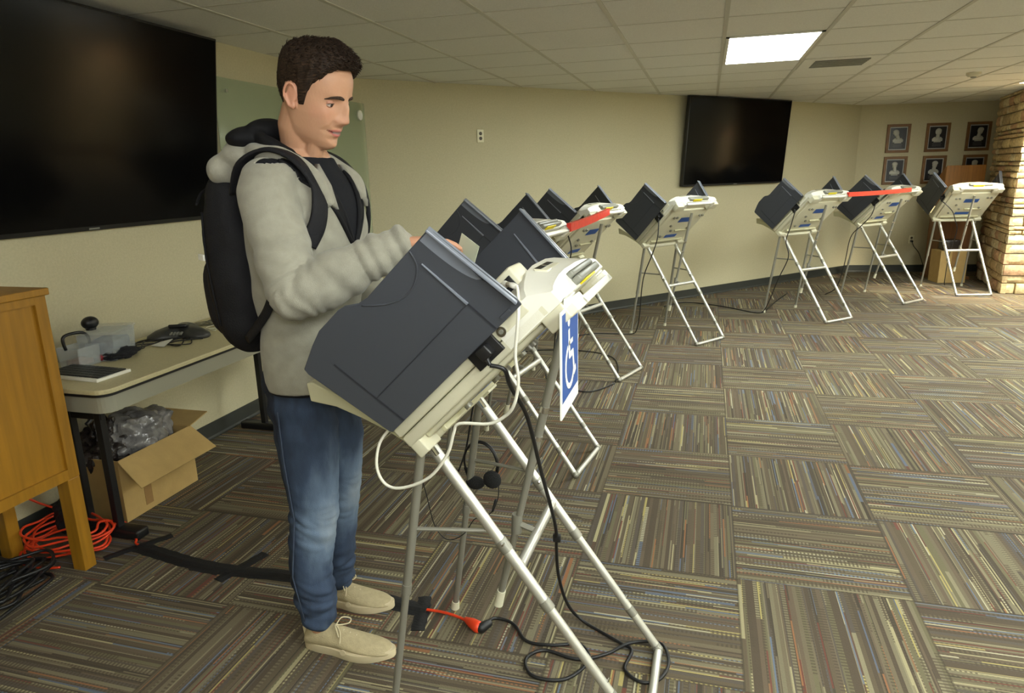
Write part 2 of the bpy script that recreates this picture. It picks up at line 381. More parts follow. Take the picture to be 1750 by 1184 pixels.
b = MB(); b.loft([[Vector((r*math.cos(a*PI/12), r*math.sin(a*PI/12), z)) for a in range(24)] for r, z in ((.075, 0), (.075, -.006), (.055, -.008), (.05, 0))], caps=False); b.build('rim', M_WHITE, t, smooth=40)
b = MB(); b.loft([[Vector((r*math.cos(a*PI/12), r*math.sin(a*PI/12), z)) for a in range(24)] for r, z in ((.05, -.001), (.05, -.004))]); b.build('bulb', mat('warm_bulb', (255, 240, 200), .5, emit=((255, 226, 170), 30)), t)
sl = bpy.data.lights.new('added_pillar_beam', 'SPOT'); sl.energy = 380; sl.color = (1, .86, .62); sl.spot_size = math.radians(78); sl.spot_blend = .6; sl.shadow_soft_size = .05
t2 = thing('downlight', 'unseen downlight added out of frame to light the stone pillar face', 'downlight', (3.85, 8.70, CEIL))  # added unseen fixture; carries the beam that lights the pillar's front face
b = MB(); b.loft([[Vector((r*math.cos(a*PI/12), r*math.sin(a*PI/12), z)) for a in range(24)] for r, z in ((.075, 0), (.075, -.006), (.055, -.008), (.05, 0))], caps=False); b.build('rim', M_WHITE, t2, smooth=40)
so = bpy.data.objects.new('added_pillar_beam', sl); C.objects.link(so); so.parent = t2; so.location = (0, 0, -.02); so.rotation_euler = Vector((-.12, .38, -.9)).to_track_quat('-Z', 'Y').to_euler()

# ------------------------------------------------------------------ wall-mounted things
def frame_on(a, c):   # matrix: local x along the wall, local y out of the wall into the room, z up
    d = (c-a).normalized(); n = Vector((d.y, -d.x, 0))
    return a, d, n
def onwall(a, c, s_, z, off=0):
    a, d, n = frame_on(a, c); return a+d*s_+n*off+Vector((0, 0, z)), math.atan2(d.y, d.x)
def television(label, loc, rz, w_, h_, tilt, logo=False):
    # local: x along the width, -y toward the room, z up
    t = thing('television', label, 'television', loc, rz); Mt = Matrix.Rotation(tilt, 4, 'X')
    b = MB(); b.rbox((-w_/2, -.02, -h_/2), (w_/2, .028, h_/2), .004, Mt); b.build('housing', M_BLACK, t, smooth=30)
    b = MB(); b.box((-w_/2+.012, -.0225, -h_/2+.022), (w_/2-.012, -.0205, h_/2-.012), Mt); b.build('screen', M_SCREEN, t)
    b = MB(); b.box((-.2, .028, -.15), (.2, .055, .15), Mt); b.build('wall_bracket', M_BLACK, t)
    b = MB(); b.box((-.03, -.0225, -h_/2+.006), (.03, -.0205, -h_/2+.014), Mt); b.build('logo', M_GREYP, t)
    return t
p, a_ = onwall(WA, WB, 4.70, 1.835, .085); television('large black flat television on the back wall, touching the ceiling', p, a_, 1.80, 1.0, math.radians(4))
television('very large black television on the left wall above the folding table', (-2.79, 2.66, 1.815), PI/2, 1.80, 1.0, math.radians(7.5))
# glass board on standoffs
t = thing('glass_board', 'frosted green-tinted glass writing board on the wall behind the man', 'writing board', (-2.865, 4.6, 0))
b = MB(); b.rbox((.028, -.95, .945), (.036, .94, 2.135), .002); b.build('glass_pane', M_GLASS, t, smooth=30)
for yy, zz in ((-.87, 1.02), (.87, 1.02), (-.845, 2.06), (.87, 2.06)):
    b = MB(); b.tube([(0.001, yy, zz), (.045, yy, zz)], .011, 12); b.build('standoff', M_CHROME, t, smooth=40)
b = MB(); b.tube([(.0, 0, 0), (.012, 0, 0)], .04, 20)
o = b.build('round_magnet', M_PAPER, None, smooth=40); o.location = (-2.828, 5.44, 2.035); tag(o, 'white round disc stuck on the glass board beside the man\'s face', 'magnet')
# outlets
def outlet(label, loc, rz, plug=False):
    t = thing('wall_outlet', label, 'outlet', loc, rz)
    b = MB(); b.rbox((-.036, -.008, -.058), (.036, 0, .058), .003); b.build('cover_plate', M_WALLO, t, smooth=30)
    for dz in (-.022, .022):
        b = MB(); b.tube([(0, -.0075, dz), (0, -.0105, dz)], .0165, 16); b.build('socket', mat('brown_socket', (74, 66, 50), .5), t, smooth=40)
    return t
p, a_ = onwall(WA, WB, 1.157, 1.884, .001); outlet('ivory electrical outlet high on the back wall, nothing plugged in', p, a_)
p, a_ = onwall(WB, WC, .855, .47, .001); outlet('low outlet under the framed plaques with a black plug in it', p, a_)
d = (WC-WB).normalized(); n = Vector((d.y, -d.x, 0)); pw = WB+d*.855
b = MB(); b.tube([pw+n*.012+Vector((0, 0, .448)), pw+n*.05+Vector((0, 0, .445))], .014, 10)
b.tube(spline([pw+n*.05+Vector((0, 0, .44)), pw+n*.06+d*.02+Vector((0, 0, .38)), pw+n*.06+d*.1+Vector((0, 0, .28)), pw+n*.06+d*.17+Vector((0, 0, .12)), pw+n*.08+d*.2+Vector((0, 0, .02)), pw+n*.25+d*.1+Vector((0, 0, .012)), pw+n*.5-d*.1+Vector((0, 0, .012))]), .005, 8)
tag(b.build('power_cord', M_RUB, smooth=40), 'thin black cord plugged into the low outlet under the plaques', 'power cord')

# framed plaques with generic busts
M_FRAME = mat('brown_picture_frame', (118, 82, 42), .5, var=(14, .2)); M_MAT = mat('silver_mat', (176, 176, 172), .4); M_PLQ = mat('black_plaque', (26, 27, 32), .35)
M_BUST = mat('silver_grey_relief', (176, 176, 166), .4)
def plaque(s_, z, label, tilt, head):
    p, a_ = onwall(WB, WC, s_, z, .001); t = thing('framed_plaque', label, 'plaque', p, a_, None)
    W_, H_ = .155, .192; b = MB(); k = .036
    for lo, hi in (((-W_, -.022, -H_), (W_, 0, -H_+k)), ((-W_, -.022, H_-k), (W_, 0, H_)), ((-W_, -.022, -H_+k), (-W_+k, 0, H_-k)), ((W_-k, -.022, -H_+k), (W_, 0, H_-k))): b.box(lo, hi)
    b.build('frame', M_FRAME, t, bevel=.003)
    b = MB(); b.box((-W_+k, -.008, -H_+k), (W_-k, 0, H_-k)); b.build('mat_board', M_MAT, t)
    b = MB(); b.box((-W_+k+.013, -.012, -H_+k+.014), (W_-k-.013, -.008, H_-k-.014)); b.build('backing', M_PLQ, t)
    b = MB()
    dx = tilt*.014
    b.ball((dx, -.014, .072+head*.004), (.036+head*.004, .012, .047), 18, 12)
    b.ball((dx*1.3+.0, -.016, .09), (.039, .012, .03), 18, 10)
    b.ball((dx*2.4, -.018, .066), (.011, .010, .012), 10, 8)
    b.tube([(dx*.6, -.012, .05), (0, -.012, -.01)], [.02, .028], 12)
    b.add([(-.066, -.012, -.052), (.066, -.012, -.052), (.07, -.012, -.02), (.045, -.012, .005), (-.045, -.012, .005), (-.07, -.012, -.02),
           (-.05, -.022, -.046), (.05, -.022, -.046), (.052, -.022, -.022), (.03, -.022, -.004), (-.03, -.022, -.004), (-.052, -.022, -.022)],
          [(0,1,2,3,4,5),(11,10,9,8,7,6)]+[(i,(i+1)%6,6+(i+1)%6,6+i) for i in range(6)])
    b.box((-.045, -.018, -.066), (.045, -.012, -.052))
    b.build('bust_relief', M_BUST, t, smooth=50)
    b = MB()
    for q in range(4): b.box((-.062+.004*(q % 2), -.0132, -.084-.012*q), (.062-.006*(q % 3), -.012, -.0795-.012*q))
    b.build('text_lines', mat('grey_engraving', (92, 92, 96), .4), t)
PZ1, PZ2 = 1.878, 1.442
for s_, z, l, tl, hd in ((.52, PZ1, 'top row, leftmost brown framed plaque with a white bust turned sideways', -2.0, 0), (1.035, PZ1, 'top row, middle brown framed plaque with a white bust', .3, 1), (1.56, PZ1, 'top row, rightmost framed plaque, next to the stone pillar', 1.2, 0),
        (.52, PZ2, 'bottom row, leftmost framed plaque, partly behind a booth wing', -.4, -1), (1.035, PZ2, 'bottom row, middle framed plaque, above the last booth', .5, -1), (1.56, PZ2, 'bottom row, rightmost framed plaque, half hidden by the brown lectern', 0, 0)):
    plaque(s_, z, l, tl, hd)

# ------------------------------------------------------------------ stone pillar
def stone_pillar():
    t = thing('stone_pillar', 'rough tan stone-clad pillar at the right edge of the room', 'pillar', (3.42, 9.32, 0))
    A, B_, D_, E_ = Vector((0, 0, 0)), Vector((.2, 1.42, 0)), Vector((1.3, 1.42, 0)), Vector((1.3, 0, 0))
    b = MB(); ins = .06
    core = [(ins, ins), (.2+ins*.6, 1.42-ins), (1.3-ins, 1.42-ins), (1.3-ins, ins)]
    b.add([(x, y, 0) for x, y in core]+[(x, y, CEIL) for x, y in core], [(0,3,2,1) if False else (3,2,1,0), (4,5,6,7)]+[(i,(i+1)%4,4+(i+1)%4,4+i) for i in range(4)])
    b.build('mortar_core', mat('mortar', (106, 92, 66), .95, bump=(60, .5)), t)
    b = MB(); cols = []
    rnd = random.Random(5); z = 0.0; me_cols = []
    while z < CEIL-.01:
        h = min(rnd.choice([.05, .07, .09, .11, .13]), CEIL-z)
        for (P, Q, cp) in ((A, B_, 1), (A, E_, 0), (E_, D_, 0), (D_, B_, 0)):
            L = (Q-P).length; d_ = (Q-P).normalized(); n_ = Vector((d_.y, -d_.x, 0))
            ctr = Vector((.7, .7, 0))
            if n_.dot(ctr-P) > 0: n_ = -n_
            s0 = -0.0
            while s0 < L-.01:
                l_ = min(rnd.uniform(.12, .36), L-s0)
                if L-s0-l_ < .07: l_ = L-s0
                pr_ = rnd.uniform(.0, .028); g_ = .005
                q = [P+d_*(s0+g_)-n_*.07, P+d_*(s0+l_-g_)-n_*.07, P+d_*(s0+l_-g_)+n_*pr_, P+d_*(s0+g_)+n_*pr_]
                nr = 4; rings = []
                u0, u1 = s0+g_, s0+l_-g_; z0, z1 = z+g_, z+h-g_
                vs_ = []; NU, NZ = max(3, int((u1-u0)/.03)), max(3, int((z1-z0)/.03))
                sd = rnd.random()*50
                for iz in range(NZ+1):
                    for iu in range(NU+1):
                        fu_, fz_ = iu/NU, iz/NZ; e_ = min(fu_, 1-fu_)*(u1-u0), min(fz_, 1-fz_)*(z1-z0)
                        edge = min(min(e_)/.014, 1); bul = pr_-.016*(1-edge)+(noise.noise(Vector((u0+fu_*(u1-u0), z0+fz_*(z1-z0), sd))*14)*.010)*edge
                        p = P+d_*(u0+(u1-u0)*fu_)+n_*bul; vs_.append(Vector((p.x, p.y, z0+(z1-z0)*fz_)))
                nf = len(vs_)
                fs_ = [(iz*(NU+1)+iu, iz*(NU+1)+iu+1, (iz+1)*(NU+1)+iu+1, (iz+1)*(NU+1)+iu) for iz in range(NZ) for iu in range(NU)]
                # skirt back into the mortar
                rim = [iu for iu in range(NU+1)]+[iz*(NU+1)+NU for iz in range(1, NZ+1)]+[NZ*(NU+1)+iu for iu in range(NU-1, -1, -1)]+[iz*(NU+1) for iz in range(NZ-1, 0, -1)]
                for r_ in rim:
                    v_ = vs_[r_]; vs_.append(v_-n_*.05)
                m_ = len(rim)
                fs_ += [(rim[i], nf+i, nf+(i+1) % m_, rim[(i+1) % m_]) for i in range(m_)]
                b.add(vs_, fs_)
                c_ = rnd.choice([(222, 198, 150), (230, 208, 160), (206, 180, 136), (212, 172, 136), (236, 220, 180), (196, 174, 134), (216, 188, 144)])
                me_cols += [srgb(c_)]*len(vs_)
                s0 += l_
        z += h
    o = b.build('stone_facing', attr_material('tan_split_stone', 'stone', .9, bump=(50, .5), grain=.5), t, smooth=35)
    at = o.data.color_attributes.new('stone', 'FLOAT_COLOR', 'POINT')
    for i, c_ in enumerate(me_cols): at.data[i].color = c_
stone_pillar()

# wooden lectern behind the last booth with boxes
t = thing('wooden_lectern', 'brown wooden lectern standing between the last booth and the stone pillar', 'lectern', (3.2, 10.62, 0), math.radians(8))
b = MB(); b.box((-.2, -.16, .04), (.2, .18, 1.02)); b.build('cabinet', M_WOODD, t, bevel=.006)
b = MB(); b.add([(-.24, -.22, 1.02), (.24, -.22, 1.02), (.24, .2, 1.02), (-.24, .2, 1.02), (-.24, -.22, 1.5), (.24, -.22, 1.5), (.24, .2, 1.2), (-.24, .2, 1.2)], [(0,3,2,1),(4,5,6,7),(0,1,5,4),(1,2,6,5),(2,3,7,6),(3,0,4,7)]); b.build('sloped_top', mat('brown_lectern_wood', (138, 92, 36), .5, var=(6, .2, (8, 8, .6))), t, bevel=.006)
b = MB(); b.box((-.23, -.2, 0), (.23, .2, .04)); b.build('base', M_WOODD, t, bevel=.004)
t = thing('cardboard_box', 'small brown cardboard box on the floor behind the last booth', 'box', (3.12, 10.25, 0), math.radians(10))
b = MB(); b.box((-.17, -.13, 0), (.17, .13, .42)); b.build('body', M_CARD, t, bevel=.003)
b = MB(); b.box((-.03, -.132, .2), (.03, -.1301, .42)); b.box((-.03, -.13, .42), (.03, .13, .4215)); b.build('packing_tape', M_CARDD, t)
tag(MB().rbox((3.0, 10.14, .424), (3.2, 10.34, .56), .015).build('black_bag', M_DARKBAG, smooth=40), 'dark bundle lying on the small box behind the last booth', 'bundle')

# ------------------------------------------------------------------ voting booths
P0 = Vector((-.587, 0, .845)); bU = Vector((.715, 0, .699)); bV = Vector((-.699, 0, .715)); bA = Vector((0, 1, 0))
def pf(u, a, v): return P0+bU*u+bA*a+bV*v
PM = Matrix(((bU.x, bA.x, bV.x, P0.x), (bU.y, bA.y, bV.y, P0.y), (bU.z, bA.z, bV.z, P0.z), (0, 0, 0, 1)))   # (u,a,v) -> booth space
def wing(side, t):
    th = math.radians(15); W_ = bV*math.cos(th)+bA*(side*math.sin(th)); N_ = bA*(side*math.cos(th))-bV*math.sin(th)
    O_ = P0+bA*(side*.285)
    fr = lambda u, w_, h: O_+bU*u+W_*w_+N_*h
    poly = [(.490, .088), (.492, .10), (.478, .355), (.30, .356), (.250, .356), (.225, .362), (.196, .382), (.175, .387), (.10, .389), (.055, .378), (-.012, .356), (-.016, .34), (.0, .095), (.004, .088)]
    b = MB(); b.prism(poly, -.003, .003, fr)
    o = b.build('privacy_wing', M_SHIELD, t, bevel=.002)
    # folded flange along the peak edge, bowed scoop next to it
    b = MB()
    b.prism([(.490, .10), (.478, .357), (.471, .357), (.483, .10)], -.016, .016, fr)
    b.build('edge_flange', M_SHIELDL, o, bevel=.002)
    b = MB(); n = 14; top = [(.4735-.012*k/n*0, .352-(.352-.20)*k/n) for k in range(n+1)]
    ring = []
    for k in range(n+1):
        f = k/n; w0 = .352-(.352-.19)*f; d = .055*math.sin(PI*(f*.8+.2)) if f < 1 else 0; d = .05*(1-f)**.5*(1-.35*(1-f))
        ring.append((w0, d))
    vs_ = []; fs_ = []
    for w0, d in ring:
        for q in range(5):
            f = q/4; vs_.append(fr(.476-d*f, w0, side*0+.0034+.010*(1-f)*(1-f)))
    for k in range(n):
        for q in range(4): a = k*5+q; fs_.append((a, a+1, a+6, a+5))
    m = len(vs_)
    for w0, d in ring:
        for q in range(5): vs_.append(fr(.476-d*q/4, w0, .003))
    for k in range(n):
        for q in range(4): a = m+k*5+q; fs_.append((a+5, a+6, a+1, a))
    b.add(vs_, fs_); b.build('scoop', M_SHIELDL, o, smooth='all')
    # moulded ribs and grooves on both faces
    b = MB()
    for h0, h1 in ((.003, .0045), (-.0045, -.003)):
        b.prism([(.403, .09), (.407, .09), (.407, .178), (.403, .178)], h0, h1, fr)
        b.prism([(.054, .1765), (.407, .1765), (.407, .179), (.054, .179)], h0, h1, fr)
        b.prism([(.052, .09), (.056, .09), (.056, .31), (.052, .31)], h0, h1, fr)
    b.build('moulded_groove', M_GROOVE, o)
    b = MB(); b.prism([(.401, .178), (.408, .178), (.4065, .315), (.4035, .315)], -.007, .007, fr); b.build('moulded_rib', M_SHIELDL, o, bevel=.001)
    b = MB(); b.prism([(.432, .096), (.462, .096), (.462, .104), (.432, .104)], -.006, .007, fr); b.build('snap_tab', M_SHIELD, o, bevel=.001)
    b = MB(); pts = [fr(u_, w_, .0035) for u_, w_ in ((.408, .353), (.393, .320), (.354, .297), (.312, .295), (.27, .314), (.227, .353))]
    b.tube(spline(pts), .0022, 6); b.build('curved_crease', M_SHIELD, o, smooth='all')
    return o
def booth(label, loc, rz, group='touchscreen voting booths in a row'):
    t = thing('voting_booth', label, 'voting booth', (loc[0], loc[1], 0), rz, group)
    # case
    b = MB(); b.rbox((-.008, -.285, .024), (.52, .285, .058), .007, PM); b.rbox((-.012, -.287, .0595), (.49, .287, .098), .009, PM)
    b.rbox((.03, -.25, .010), (.47, .25, .03), .008, PM)
    case = b.build('case', M_CREAM, t, smooth=35)
    for u0, u1, a0 in ((-.006, .03, .20), (.485, .55, .17)):
        for s_ in (-1, 1):
            lo, hi = sorted((s_*a0, s_*.283)); b = MB(); b.rbox((u0, lo, -.014), (u1, hi, .028), .004, PM); b.build('corner_bracket', M_CREAM, case, smooth=35)
    b = MB(); b.rbox((-.022, -.24, .03), (-.006, .24, .075), .003, PM); b.build('hinge_strip', M_GROOVE, case, smooth=35)
    # labels and bolts under the case
    for q in ((.31, .37, -.06, .10), (.10, .14, -.07, .09)):
        b = MB(); b.box((q[0], q[2], .0065), (q[1], q[3], .0078), PM); b.build('blue_sticker', M_BLUE, case)
    for u_, a_ in ((.38, -.17), (.38, -.13), (.39, .18), (.39, .22), (.27, -.12), (.2, -.06), (.22, .16), (.13, -.15)):
        b = MB(); b.tube([pf(u_, a_, .008), pf(u_, a_, -.004)], .012, 10); b.build('bolt', M_ALUD, case, smooth=40)
    b = MB(); b.rbox((.06, -.22, -.006), (.075, .22, .01), .003, PM); b.rbox((.19, .0, -.004), (.205, .2, .01), .003, PM); b.build('moulded_rail', M_CREAM2, case, smooth=35)
    # head with arched cover, recess and grey handle
    b = MB(); out = [(-.285, .028), (-.285, .092), (-.262, .108), (-.22, .124), (-.15, .143), (-.07, .152), (.07, .152), (.15, .143), (.22, .124), (.262, .108), (.285, .092), (.285, .028)]
    b.loft([[pf(.385, a, min(v, .096)) for a, v in out], [pf(.42, a, v) for a, v in out], [pf(.502, a, v) for a, v in out], [pf(.553, a*.995, .027+(v-.028)*.52) for a, v in out], [pf(.558, a*.985, .030+(v-.028)*.46) for a, v in out]]); head = b.build('head_cover', M_WHITE, t, smooth=28)
    SL = Matrix(((1, 0, 0, 0), (0, 1, 0, 0), (-1.16, 0, 1, 1.16*.502), (0, 0, 0, 1)))   # slanted end face
    b = MB(); b.rbox((.512, -.125, .143), (.536, .02, .1525), .002, PM @ SL); b.build('connector_slot', M_CREAM, head, smooth=35)
    b = MB(); b.box((.515, -.12, .1526), (.526, -.055, .1533), PM @ SL); b.box((.515, -.045, .1526), (.526, .015, .1533), PM @ SL); b.build('slot_opening', M_BLACK, head)
    b = MB(); b.rbox((.50, -.10, .034), (.582, .16, .0545), .006, PM); b.rbox((.50, -.10, .0555), (.575, .16, .074), .006, PM); b.build('carry_handle', M_GREYP, t, smooth=35)
    b = MB(); b.rbox((.555, -.06, .0285), (.581, .06, .0338), .002, PM); b.build('yellow_sticker', M_YEL, head, smooth=35)
    # hand rail between the upper brackets
    b = MB(); b.rbox((.552, -.20, -.016), (.572, .20, .006), .004, PM); b.rbox((.52, -.21, -.016), (.572, -.17, .02), .004, PM); b.rbox((.52, .17, -.016), (.572, .21, .02), .004, PM)
    b.build('hanging_rail', M_WHITE, t, smooth=35)
    for s_ in (-1, 1): wing(s_, t)
    # screen unit
    b = MB(); b.rbox((.05, -.17, .098), (.42, .17, .118), .006, PM); scr = b.build('voting_terminal', M_GREYP, t, smooth=35)
    b = MB(); b.box((.08, -.145, .1181), (.34, .145, .1195), PM); b.build('touch_screen', M_LCD, scr)
    b = MB(); b.rbox((.35, -.10, .118), (.41, .10, .124), .003, PM); b.build('button_panel', M_BLACK, scr, smooth=35)
    # power inlet, lock
    b = MB(); b.rbox((.292, -.296, .040), (.378, -.284, .092), .002, PM); pi_ = b.build('power_inlet', M_BLACK, t, smooth=35)
    b = MB(); b.rbox((.325, -.322, .050), (.358, -.293, .080), .004, PM); b.tube([pf(.338, -.31, .064), pf(.33, -.313, .035)], [.008, .005], 10); b.build('plug', M_BLACK, pi_, smooth=35)
    b = MB(); b.tube([pf(.400, -.286, .074), pf(.400, -.2915, .074)], .0125, 18); lk = b.build('lock', M_CHROME, t, smooth=40)
    b = MB(); b.tube([pf(.400, -.2915, .074), pf(.400, -.2935, .074)], .006, 12); b.build('key_slot', M_GREYP, lk, smooth=40)
    # lower tray facing the voter
    b = MB(); pts = [(-.60, .868), (-.64, .898), (-.91, 1.003), (-.926, 1.0), (-.918, .948), (-.84, .938), (-.76, .910), (-.69, .880), (-.62, .842)]
    b.prism(pts, -.245, .245, lambda x, z, y: Vector((x, y, z))); b.build('tray', M_CREAM2, t, bevel=.004)
    # stand
    L0, L1 = Vector((-.60, 0, .845)), Vector((0, 0, .016))
    def on(z): f = (L0.z-z)/(L0.z-L1.z); return L0.lerp(L1, f)
    for s_ in (-1, 1):
        o_ = Vector((0, s_*.195, 0)); j = on(.40)
        b = MB(); b.tube([L0+o_, j+o_], .0155, 14); b.tube([j+o_, L1+o_], .0135, 14)
        lg = b.build('rear_leg', M_ALU, t, smooth=40)
        for za, zb, rr in ((.575, .545, .0178), (.41, .385, .0172), (.155, .13, .0148)):
            b = MB(); b.tube([on(za)+o_, on(zb)+o_], rr, 14); b.build('collar', M_ALUD, lg, smooth=40)
        b = MB(); b.tube([L1+o_+Vector((-.012, 0, .014)), L1+o_, L1+o_*0+Vector((0, s_*.181, 0))], .0158, 12); b.build('elbow_joint', M_ALUD, lg, smooth=40)
        for pa, pb, rr in ((on(.835)+o_+Vector((0, -.012, .012)), on(.80)+o_+Vector((0, -.012, .012)), .007), (on(.565)+o_+Vector((.008, -.016, .01)), on(.565)+o_+Vector((.008, -.028, .01)), .004), (on(.17)+o_+Vector((0, 0, .01)), on(.17)+o_+Vector((.01, 0, .03)), .003)):
            b = MB(); b.tube([pa, pb], rr, 8); b.build('latch_pin', M_CHROME, lg, smooth=40)
        f0, f1 = Vector((-.735, s_*.25, .0)), Vector((-.602, s_*.235, .835)); q = f0.lerp(f1, .48)
        b = MB(); b.tube([f1, q], .0125, 12); b.tube([q, f0.lerp(f1, .03)], .0105, 12); fl_ = b.build('front_leg', M_ALUD, t, smooth=40)
        b = MB(); b.tube([f0+Vector((0, 0, .001)), f0.lerp(f1, .035)], [.0165, .0135], 14); b.build('rubber_foot', M_CREAM, fl_, smooth=40)
        b = MB(); b.tube([q.lerp(f1, -.01), q.lerp(f1, .06)], .0142, 12); b.build('collar', M_ALUD, fl_, smooth=40)
        z_ = .60; a0 = f0.lerp(f1, z_/.835); a1 = on(z_)+o_
        b = MB(); d_ = (a1-a0).normalized(); b.tube([a0, a0.lerp(a1, .5), a1], .006, 8); b.build('spreader', M_ALUD, t, smooth=40)
    b = MB(); b.tube([L1+Vector((0, -.195, 0)), L1+Vector((0, .195, 0))], .0135, 12); b.build('foot_bar', M_ALU, t, smooth=40)
    c_ = on(.50); b = MB(); b.tube([c_+Vector((0, -.185, 0)), c_+Vector((0, .185, 0))], .0145, 12); b.build('cross_bar', M_ALU, t, smooth=40)
    b = MB(); b.tube([L0+Vector((0, -.21, 0)), L0+Vector((0, .21, 0))], .018, 12); b.build('hinge_bar', M_CREAM, t, smooth=40)
    # centre brace pole hanging from under the head, clipped to the cross bar
    c0, c1 = Vector((-.262, 0, 1.15)), Vector((-.478, .0, .245)); off = Vector((-.016, 0, 0))
    b = MB(); m_ = c0.lerp(c1, .52); b.tube([c0, m_], .0125, 12); b.tube([m_, c1], .0105, 12); cp = b.build('brace_pole', M_ALUD, t, smooth=40)
    b = MB(); b.tube([c1.lerp(c0, .04), c1-Vector((.004, 0, .016))], [.0135, .015], 12); b.build('pole_cap', M_CREAM, cp, smooth=40)
    b = MB(); k_ = c0.lerp(c1, (c0.z-.52)/(c0.z-c1.z)); b.tube([k_+Vector((0, 0, .03)), k_-Vector((0.004, 0, .03))], .016, 12); b.tube([k_, c_+Vector((-.0, 0, 0))], .009, 8); b.build('clamp', M_ALUD, cp, smooth=40)
    for fa_, fb_ in ((.28, .30), (.38, .395)):
        b = MB(); b.tube([c0.lerp(c1, fa_), c0.lerp(c1, fb_)], .0135, 12); b.build('collar_ring', M_CHROME, cp, smooth=40)
    return t
BP = [(-.0918, 1.7742, -1.09), (-.5602, 3.4066, -8.55), (-.5065, 5.1011, -19.19), (.0867, 6.2842, -36.35), (1.3423, 7.3994, -45.79), (2.3085, 8.5734, -42.79), (3.0828, 9.1134, -79.05)]
BL = ['nearest voting booth, large in front, which the man is using', 'second voting booth, partly hidden straight behind the nearest one', 'third voting booth from the front, its rail tied with the nearer red strap',
      'fourth voting booth, standing alone below the left edge of the far television', 'fifth voting booth, right of the far television\'s lower corner, before the farther red strap', 'sixth voting booth, its dark wing crossed by the farther red strap', 'last voting booth, rightmost, beside the stone pillar']
b0 = booth(BL[0], BP[0], math.radians(BP[0][2])); booths = [b0]
for (x_, y_, a_), l_ in zip(BP[1:], BL[1:]):
    c = copy_tree(b0); c.location = (x_, y_, 0); c.rotation_euler = (0, 0, math.radians(a_)); c['label'] = l_; booths.append(c)
# only the nearest booth carries the audio unit
b = MB(); b.rbox((.425, -.185, .10), (.490, -.085, .182), .008, PM); au = b.build('audio_unit', M_CREAM, b0, smooth=35)
b = MB(); b.rbox((.416, -.18, .105), (.4265, -.09, .176), .003, PM); b.rbox((.435, -.190, .13), (.475, -.1845, .165), .001, PM); b.build('dark_port', M_BLACK, au, smooth=35)
def inb(i, p):
    x_, y_, a_ = BP[i]; return Matrix.Translation((x_, y_, 0)) @ Matrix.Rotation(math.radians(a_), 4, 'Z') @ Vector(p)

# red straps tying neighbouring booths
def strap(label, p, q, h):
    p, q = Vector(p), Vector(q); d_ = (q-p).normalized(); n_ = Vector((d_.y, -d_.x, 0)).normalized(); u_ = n_.cross(d_); b = MB()
    n = 12; rings = []
    for k in range(n+1):
        c_ = p.lerp(q, k/n)-Vector((0, 0, .006*math.sin(PI*k/n))); rings.append([c_-n_*.012-u_*h, c_+n_*.012-u_*h, c_+n_*.012+u_*h, c_-n_*.012+u_*h])
    b.loft(rings); o = b.build('red_strap', M_RED); return tag(o, label, 'strap', 'red straps between booths')
h_ = pf(.575, .21, .0)
strap('red strap from the second booth to the third booth', inb(1, pf(.578, .20, .0)), inb(2, pf(.590, -.10, -.012)), .022)
strap('red strap from the fifth booth to the sixth booth', inb(4, pf(.578, .20, .0)), inb(5, pf(.592, -.03, -.008)), .022)

# accessibility sign hanging from the rail of the nearest booth
t = thing('accessibility_sign', 'blue and white wheelchair sign hanging under the head of the nearest booth', 'sign', (-.300, 1.553, 1.235), math.radians(0))
b = MB(); b.box((-.002, -.105, -.252), (.002, .105, .0)); 
b.build('board', M_PAPER, t)
b = MB(); b.box((.0021, -.097, -.215), (.0026, .097, -.008)); b.build('blue_panel', M_BLUE, t)
b = MB()
def ribbon(pts, w_):
    for i in range(len(pts)-1):
        a = Vector((0, pts[i][0], pts[i][1])); c = Vector((0, pts[i+1][0], pts[i+1][1])); d_ = (c-a).normalized(); n_ = Vector((0, -d_.z, d_.y))*w_/2
        a -= d_*w_*.25; c += d_*w_*.25; x_ = Vector((.0027+.0001*(i % 2), 0, 0)); x2 = x_+Vector((.0006, 0, 0))
        b.add([a+n_+x_, c+n_+x_, c-n_+x_, a-n_+x_, a+n_+x2, c+n_+x2, c-n_+x2, a-n_+x2], [(3,2,1,0),(4,5,6,7),(0,1,5,4),(1,2,6,5),(2,3,7,6),(3,0,4,7)])
cy_, cz_ = -.008, -.125
arc = [(cy_+.052*math.cos(a), cz_-.018+.052*math.sin(a)) for a in [math.radians(q) for q in range(120, 345, 15)]]
ribbon(arc, .013)
ribbon([(cy_-.012, cz_+.066), (cy_-.006, cz_+.005), (cy_+.036, cz_+.005), (cy_+.052, cz_-.05), (cy_+.07, cz_-.044)], .015)
ribbon([(cy_-.010, cz_+.036), (cy_+.032, cz_+.036)], .011)
b.tube([(.0027, cy_-.014, cz_+.090), (.0034, cy_-.014, cz_+.090)], .0125, 20)
b.build('wheelchair_symbol', M_PAPER, t)
b = MB(); b.box((-.0035, -.05, -.01), (.0035, .05, .022)); b.build('hanging_tab', M_PAPER, t)

